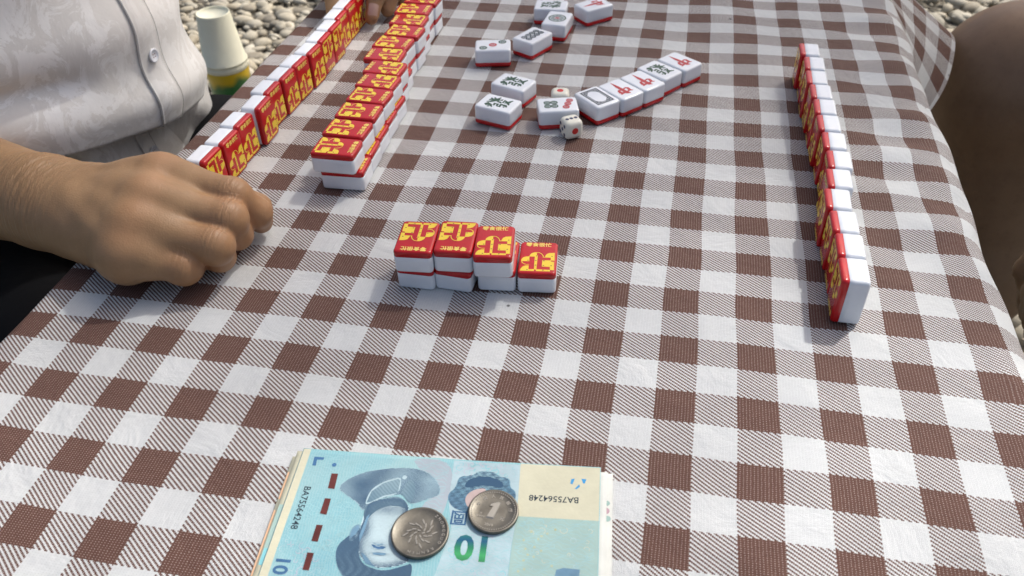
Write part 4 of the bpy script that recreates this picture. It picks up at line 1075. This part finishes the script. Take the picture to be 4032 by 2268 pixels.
T_, Z_ = np.meshgrid(th, zz, indexing='ij')
R_ = shirt_r(T_, Z_)
R_ = R_ * np.where(Z_ > 300, 1 - .5 * sstep((Z_ - 300) / 30), 1)
SV = np.stack([TCX + R_ * np.cos(T_) - 14 * sstep((Z_ - 60) / 200), TCY + R_ * np.sin(T_), Z_], -1)
n0, n1 = T_.shape
SF = np.array([(i * n1 + j, ((i + 1) % n0) * n1 + j, ((i + 1) % n0) * n1 + j + 1, i * n1 + j + 1) for i in range(n0) for j in range(n1 - 1)])
k = N('satin_jacquard')
mp = k.n('Mapping'); k.l(k.obj(), mp.inputs[0]); mp.inputs['Rotation'].default_value = (.4, .2, .5); mp.inputs['Scale'].default_value = (1, 1, .8)
leaf = k.noise(38, 7, .70, mp.outputs[0], .9)
pat = k.ramp(leaf, [(.485, 0.0), (.525, 1.0)])
spot = k.ramp(k.noise(9, 3, .5, mp.outputs[0]), [(.42, 0.0), (.6, 1.0)])
pat = k.math('MULTIPLY', pat, k.math('ADD', k.math('MULTIPLY', spot, .75), .25))
k.set('Base Color', k.mix(pat, (.70, .675, .635), (.83, .815, .785)))
k.set('Roughness', k.math('SUBTRACT', .55, k.math('MULTIPLY', pat, .2))); k.set('Specular IOR Level', .5)
k.set('Sheen Weight', .25); k.set('Sheen Roughness', .4)
nb = k.bump(k.noise(30, 4, .55, mp.outputs[0], .3), .3, .004); nb = k.bump(leaf, .15, .0015, nb); k.set('Normal', nb)
m_shirt = k.m
shirt_me = big_mesh('shirt', SV.reshape(-1, 3) * S, SF, m_shirt)
shirt = link('shirt', local(shirt_me, p1), p1)
def on_shirt(th_, z_, off): 
    r_ = float(shirt_r(np.array(th_), np.array(z_))) + off
    return Vector((TCX + r_ * math.cos(th_) - 14 * float(sstep(np.array((z_ - 60) / 200))), TCY + r_ * math.sin(th_), z_))
ZP = np.linspace(-82, 300, 140)
pl = lambda z_: -.13 - .03 * math.sin(z_ / 60)
V, F = [], []
for i, z_ in enumerate(ZP):
    for j in range(7):
        w_ = j / 6; th_ = pl(z_) + .185 * w_
        V.append(tuple(on_shirt(th_, z_, 1.5 if 0 < j < 6 else .5) * S - p1.location))
for i in range(len(ZP) - 1):
    for j in range(6): F.append((i * 7 + j, i * 7 + j + 1, (i + 1) * 7 + j + 1, (i + 1) * 7 + j))
plk = link('placket', mesh('placket', V, F, [m_shirt]), shirt)
for w_ in (0.03, .97):
    V, F = tube([on_shirt(pl(z_) + .185 * w_, z_, 1.6) * S - p1.location for z_ in ZP], .0008 if w_ < .5 else .0004, 6)
    link('seam', mesh('seam', V, F, [m_shirt]), plk)
m_btn = plain('button_pearl', (.68, .69, .72), .2)
for zb_ in (38, 128, 218, -55):
    c = on_shirt(pl(zb_) + .10, zb_, 2.6); nrm = (c - Vector((TCX, TCY, zb_))).normalized()
    V, F = lathe([(3.6, -.8), (5.3, -.2), (5.6, .5), (5.2, 1.1), (4.3, 1.15), (3.8, .7), (.02, .55)], 28, False)
    ux = Z1.cross(nrm).normalized(); mt_ = basis(ux, nrm.cross(ux), nrm, c); mt_.translation -= p1.location
    bt = link('button', mesh('button', V, F, [m_btn]), plk); bt.matrix_local = mt_
    for dx in (-1.1, 1.1):
        for dy in (-1.1, 1.1):
            V, F = lathe([(.55, .0), (.5, .12), (.02, .12)], 10, False)
            h_ = link('button_hole', mesh('button_hole', V, F, [m_dot]), plk); h_.matrix_local = mt_ @ Matrix.Translation(Vector((dx, dy, .55)) * S)
# back tail of the shirt showing past the belly, and sleeves
def tail_fn(P):
    d = ell(P, (-140, 342, -66), (58, 58, 58)); d = smin(d, ell(P, (-165, 325, -40), (78, 86, 50)), 20)
    return d + 2.0 * np.sin(P[..., 0] / 9 + P[..., 1] / 14) + 1.2 * np.sin(P[..., 2] / 8 + P[..., 1] / 11)
V, F = nets(tail_fn, (-250, 220, -135), (-30, 440, 30), 4); V = relax(V, F, 1)
link('shirt_tail', local(big_mesh('shirt_tail', V * S, F, m_shirt), p1), shirt)
def slv_fn(P):
    d = np.minimum(cap(P, (-236, 112, 70), (-250, 110, 250), 58, 66), cap(P, (-236, 440, 70), (-250, 408, 250), 58, 66))
    return d + 2.5 * np.sin(P[..., 2] / 14 + P[..., 0] / 20)
V, F = nets(slv_fn, (-330, 30, 0), (-160, 520, 330), 7); V = relax(V, F, 1)
link('sleeve', local(big_mesh('sleeve', V * S, F, m_shirt), p1), shirt)
# trousers
k = N('black_trousers'); k.set('Base Color', (.006, .006, .007, 1)); k.set('Roughness', .85); k.set('Specular IOR Level', .15); k.set('Normal', k.bump(k.noise(60, 5), .3, .003)); m_tr = k.m
def tr_fn(P):
    d = smin(cap(P, (-240, 120, -175), (70, 60, -150), 88, 66), cap(P, (-240, 340, -170), (90, 395, -130), 92, 70), 20)
    d = smin(d, ell(P, (-250, 240, -170), (120, 150, 90)), 30)
    d = np.minimum(d, cap(P, (70, 60, -150), (60, 60, -560), 62, 48)); d = np.minimum(d, cap(P, (90, 395, -130), (80, 400, -560), 66, 48))
    return d + 2 * np.sin(P[..., 0] / 17 + P[..., 1] / 23)
V, F = nets(tr_fn, (-390, -40, -600), (175, 480, -30), 8); V = relax(V, F, 1)
link('trousers', local(big_mesh('trousers', V * S, F, m_tr), p1), p1)
# stool under the left player
stl = thing('stool', 'dark low stool under the person in the white shirt', 'stool', (-250, 240, Z_G))
V, F = lathe([(140, 300), (160, 306), (162, 325), (150, 332), (.1, 332)], 32, False); link('seat', mesh('seat', V, F, [m_tr]), stl)
for a_ in range(4):
    an = math.radians(45 + 90 * a_); V, F = tube([(150 * S * math.cos(an), 150 * S * math.sin(an), 0), (110 * S * math.cos(an), 110 * S * math.sin(an), 310 * S)], .012, 8); link('leg', mesh('leg', V, F, [m_tr]), stl)

# --- bare-legged player on the right
p2 = thing('person', 'person with bare dark tanned leg seated beyond the right edge of the table', 'person', (980, 560, Z_G))
def leg_fn(P):
    K = (728, 640, -122)
    d = smin(cap(P, K, (1010, 560, -40), 84, 112), cap(P, (734, 630, -150), (748, 612, -340), 82, 74), 20)
    d = smin(d, cap(P, (745, 612, -340), (748, 618, -570), 70, 45), 30)
    d = smin(d, ell(P, (702, 642, -132), (66, 72, 76)), 30)
    # forearm and a hanging hand beside the shin
    h = smin(cap(P, (860, 330, 60), (735, 330, -95), 38, 27), cap(P, (735, 330, -95), (705, 325, -135), 25, 20), 14)
    out = None
    for i in range(4):
        f_ = chain(P, [(698, 308 + 17 * i, -142), (680 + 2 * i, 306 + 17 * i, -172 - 3 * i), (684 + 3 * i, 306 + 17 * i, -198 - 3 * i), (700, 307 + 17 * i, -205)], [11, 10, 9, 7.5], 5)
        e = smin(h, f_, 9); out = e if out is None else smin(out, e, 1.5)
    out = smin(out, chain(P, [(715, 352, -130), (690, 366, -150), (676, 362, -172)], [13, 11, 8.5], 6), 8)
    d = smin(d, cap(P, (1010, 560, 10), (1060, 480, 230), 90, 80), 20); d = smin(d, cap(P, (1060, 480, 230), (1000, 350, 240), 60, 45), 20)
    out = smin(out, cap(P, (1000, 350, 240), (860, 330, 60), 45, 38), 12)
    return np.minimum(d, out)
V, F = nets(leg_fn, (600, 250, -605), (1160, 760, 330), 5.5); V = relax(V, F, 2)
bm2 = big_mesh('body', V * S, F, m_skin2)
link('body', local(bm2, p2), p2)
k = N('dark_shorts'); k.set('Base Color', (.02, .022, .028, 1)); k.set('Roughness', .8); k.set('Normal', k.bump(k.noise(50, 5), .3, .003)); m_sh = k.m
def torso2_fn(P):
    d = smin(ell(P, (1090, 500, 180), (150, 190, 260)), cap(P, (930, 585, -20), (1080, 540, 10), 126, 140), 40)
    d = smin(d, cap(P, (1000, 330, 260), (900, 320, 110), 70, 56), 30)
    return d + 3 * np.sin(P[..., 2] / 20 + P[..., 0] / 31)
V, F = nets(torso2_fn, (770, 220, -190), (1270, 730, 460), 10); V = relax(V, F, 1)
link('clothes', local(big_mesh('clothes', V * S, F, m_sh), p2), p2)
print('scene built:', len(bpy.data.objects), 'objects')

# ------------------------------------------------------------------ riverside tree that shades the table
tree = thing('tree', 'leafy riverside tree leaning over the table', 'tree', (3000, 2700, Z_G))
k = N('bark'); k.set('Base Color', k.ramp(k.noise(12, 5, .6), [(.3, (.09, .07, .05)), (.7, (.2, .16, .12))])); k.set('Roughness', .9); m_bark = k.m
k = N('leaf_green'); k.set('Base Color', k.ramp(k.noise(3, 2), [(.3, (.045, .085, .02)), (.7, (.085, .13, .035))])); k.set('Roughness', .5)
tl = k.n('BsdfTranslucent'); tl.inputs[0].default_value = (.10, .17, .03, 1); mx = k.n('MixShader'); mx.inputs[0].default_value = .35
k.l(k.b.outputs[0], mx.inputs[1]); k.l(tl.outputs[0], mx.inputs[2]); k.l(mx.outputs[0], k.t.nodes['Material Output'].inputs[0]); m_leaf = k.m
def limb_fn(P):
    d = smin(cap(P, (3000, 2700, -620), (2750, 2500, 900), 130, 95), cap(P, (2750, 2500, 900), (2300, 2250, 2000), 90, 60), 60)
    for q_ in ((1700, 1500, 2500), (1500, 2200, 2900), (2000, 1700, 3100), (1100, 1700, 2450)): d = smin(d, cap(P, (2300, 2250, 2000), q_, 50, 14), 30)
    return d + 6 * np.sin(P[..., 2] / 60 + P[..., 0] / 40)
V, F = nets(limb_fn, (1000, 1350, -640), (3250, 2950, 3200), 28)
link('trunk', local(big_mesh('trunk', V * S, F, m_bark), tree), tree)
nl = 3000
cl_ = rng.normal(0, 1, (26, 3)); cl_ = cl_ / np.linalg.norm(cl_, axis=1)[:, None] * rng.uniform(.25, 1, (26, 1)) ** .5 * np.array([1050, 1000, 520]) + np.array([1560, 1830, 2680])
ctr = cl_[rng.integers(0, 26, nl)] + rng.normal(0, 135, (nl, 3))
V = np.zeros((nl, 4, 3))
for i in range(nl):
    a = rng.normal(0, 1, 3); a /= np.linalg.norm(a); b = np.cross(a, rng.normal(0, 1, 3)); b /= np.linalg.norm(b)
    L_ = rng.uniform(35, 60); W_ = L_ * .33
    V[i] = ctr[i] + np.array([-a * L_, b * W_, a * L_, -b * W_])
F = np.arange(nl * 4).reshape(-1, 4)
link('crown', local(big_mesh('crown', V.reshape(-1, 3) * S, F, m_leaf, smooth=False), tree), tree)
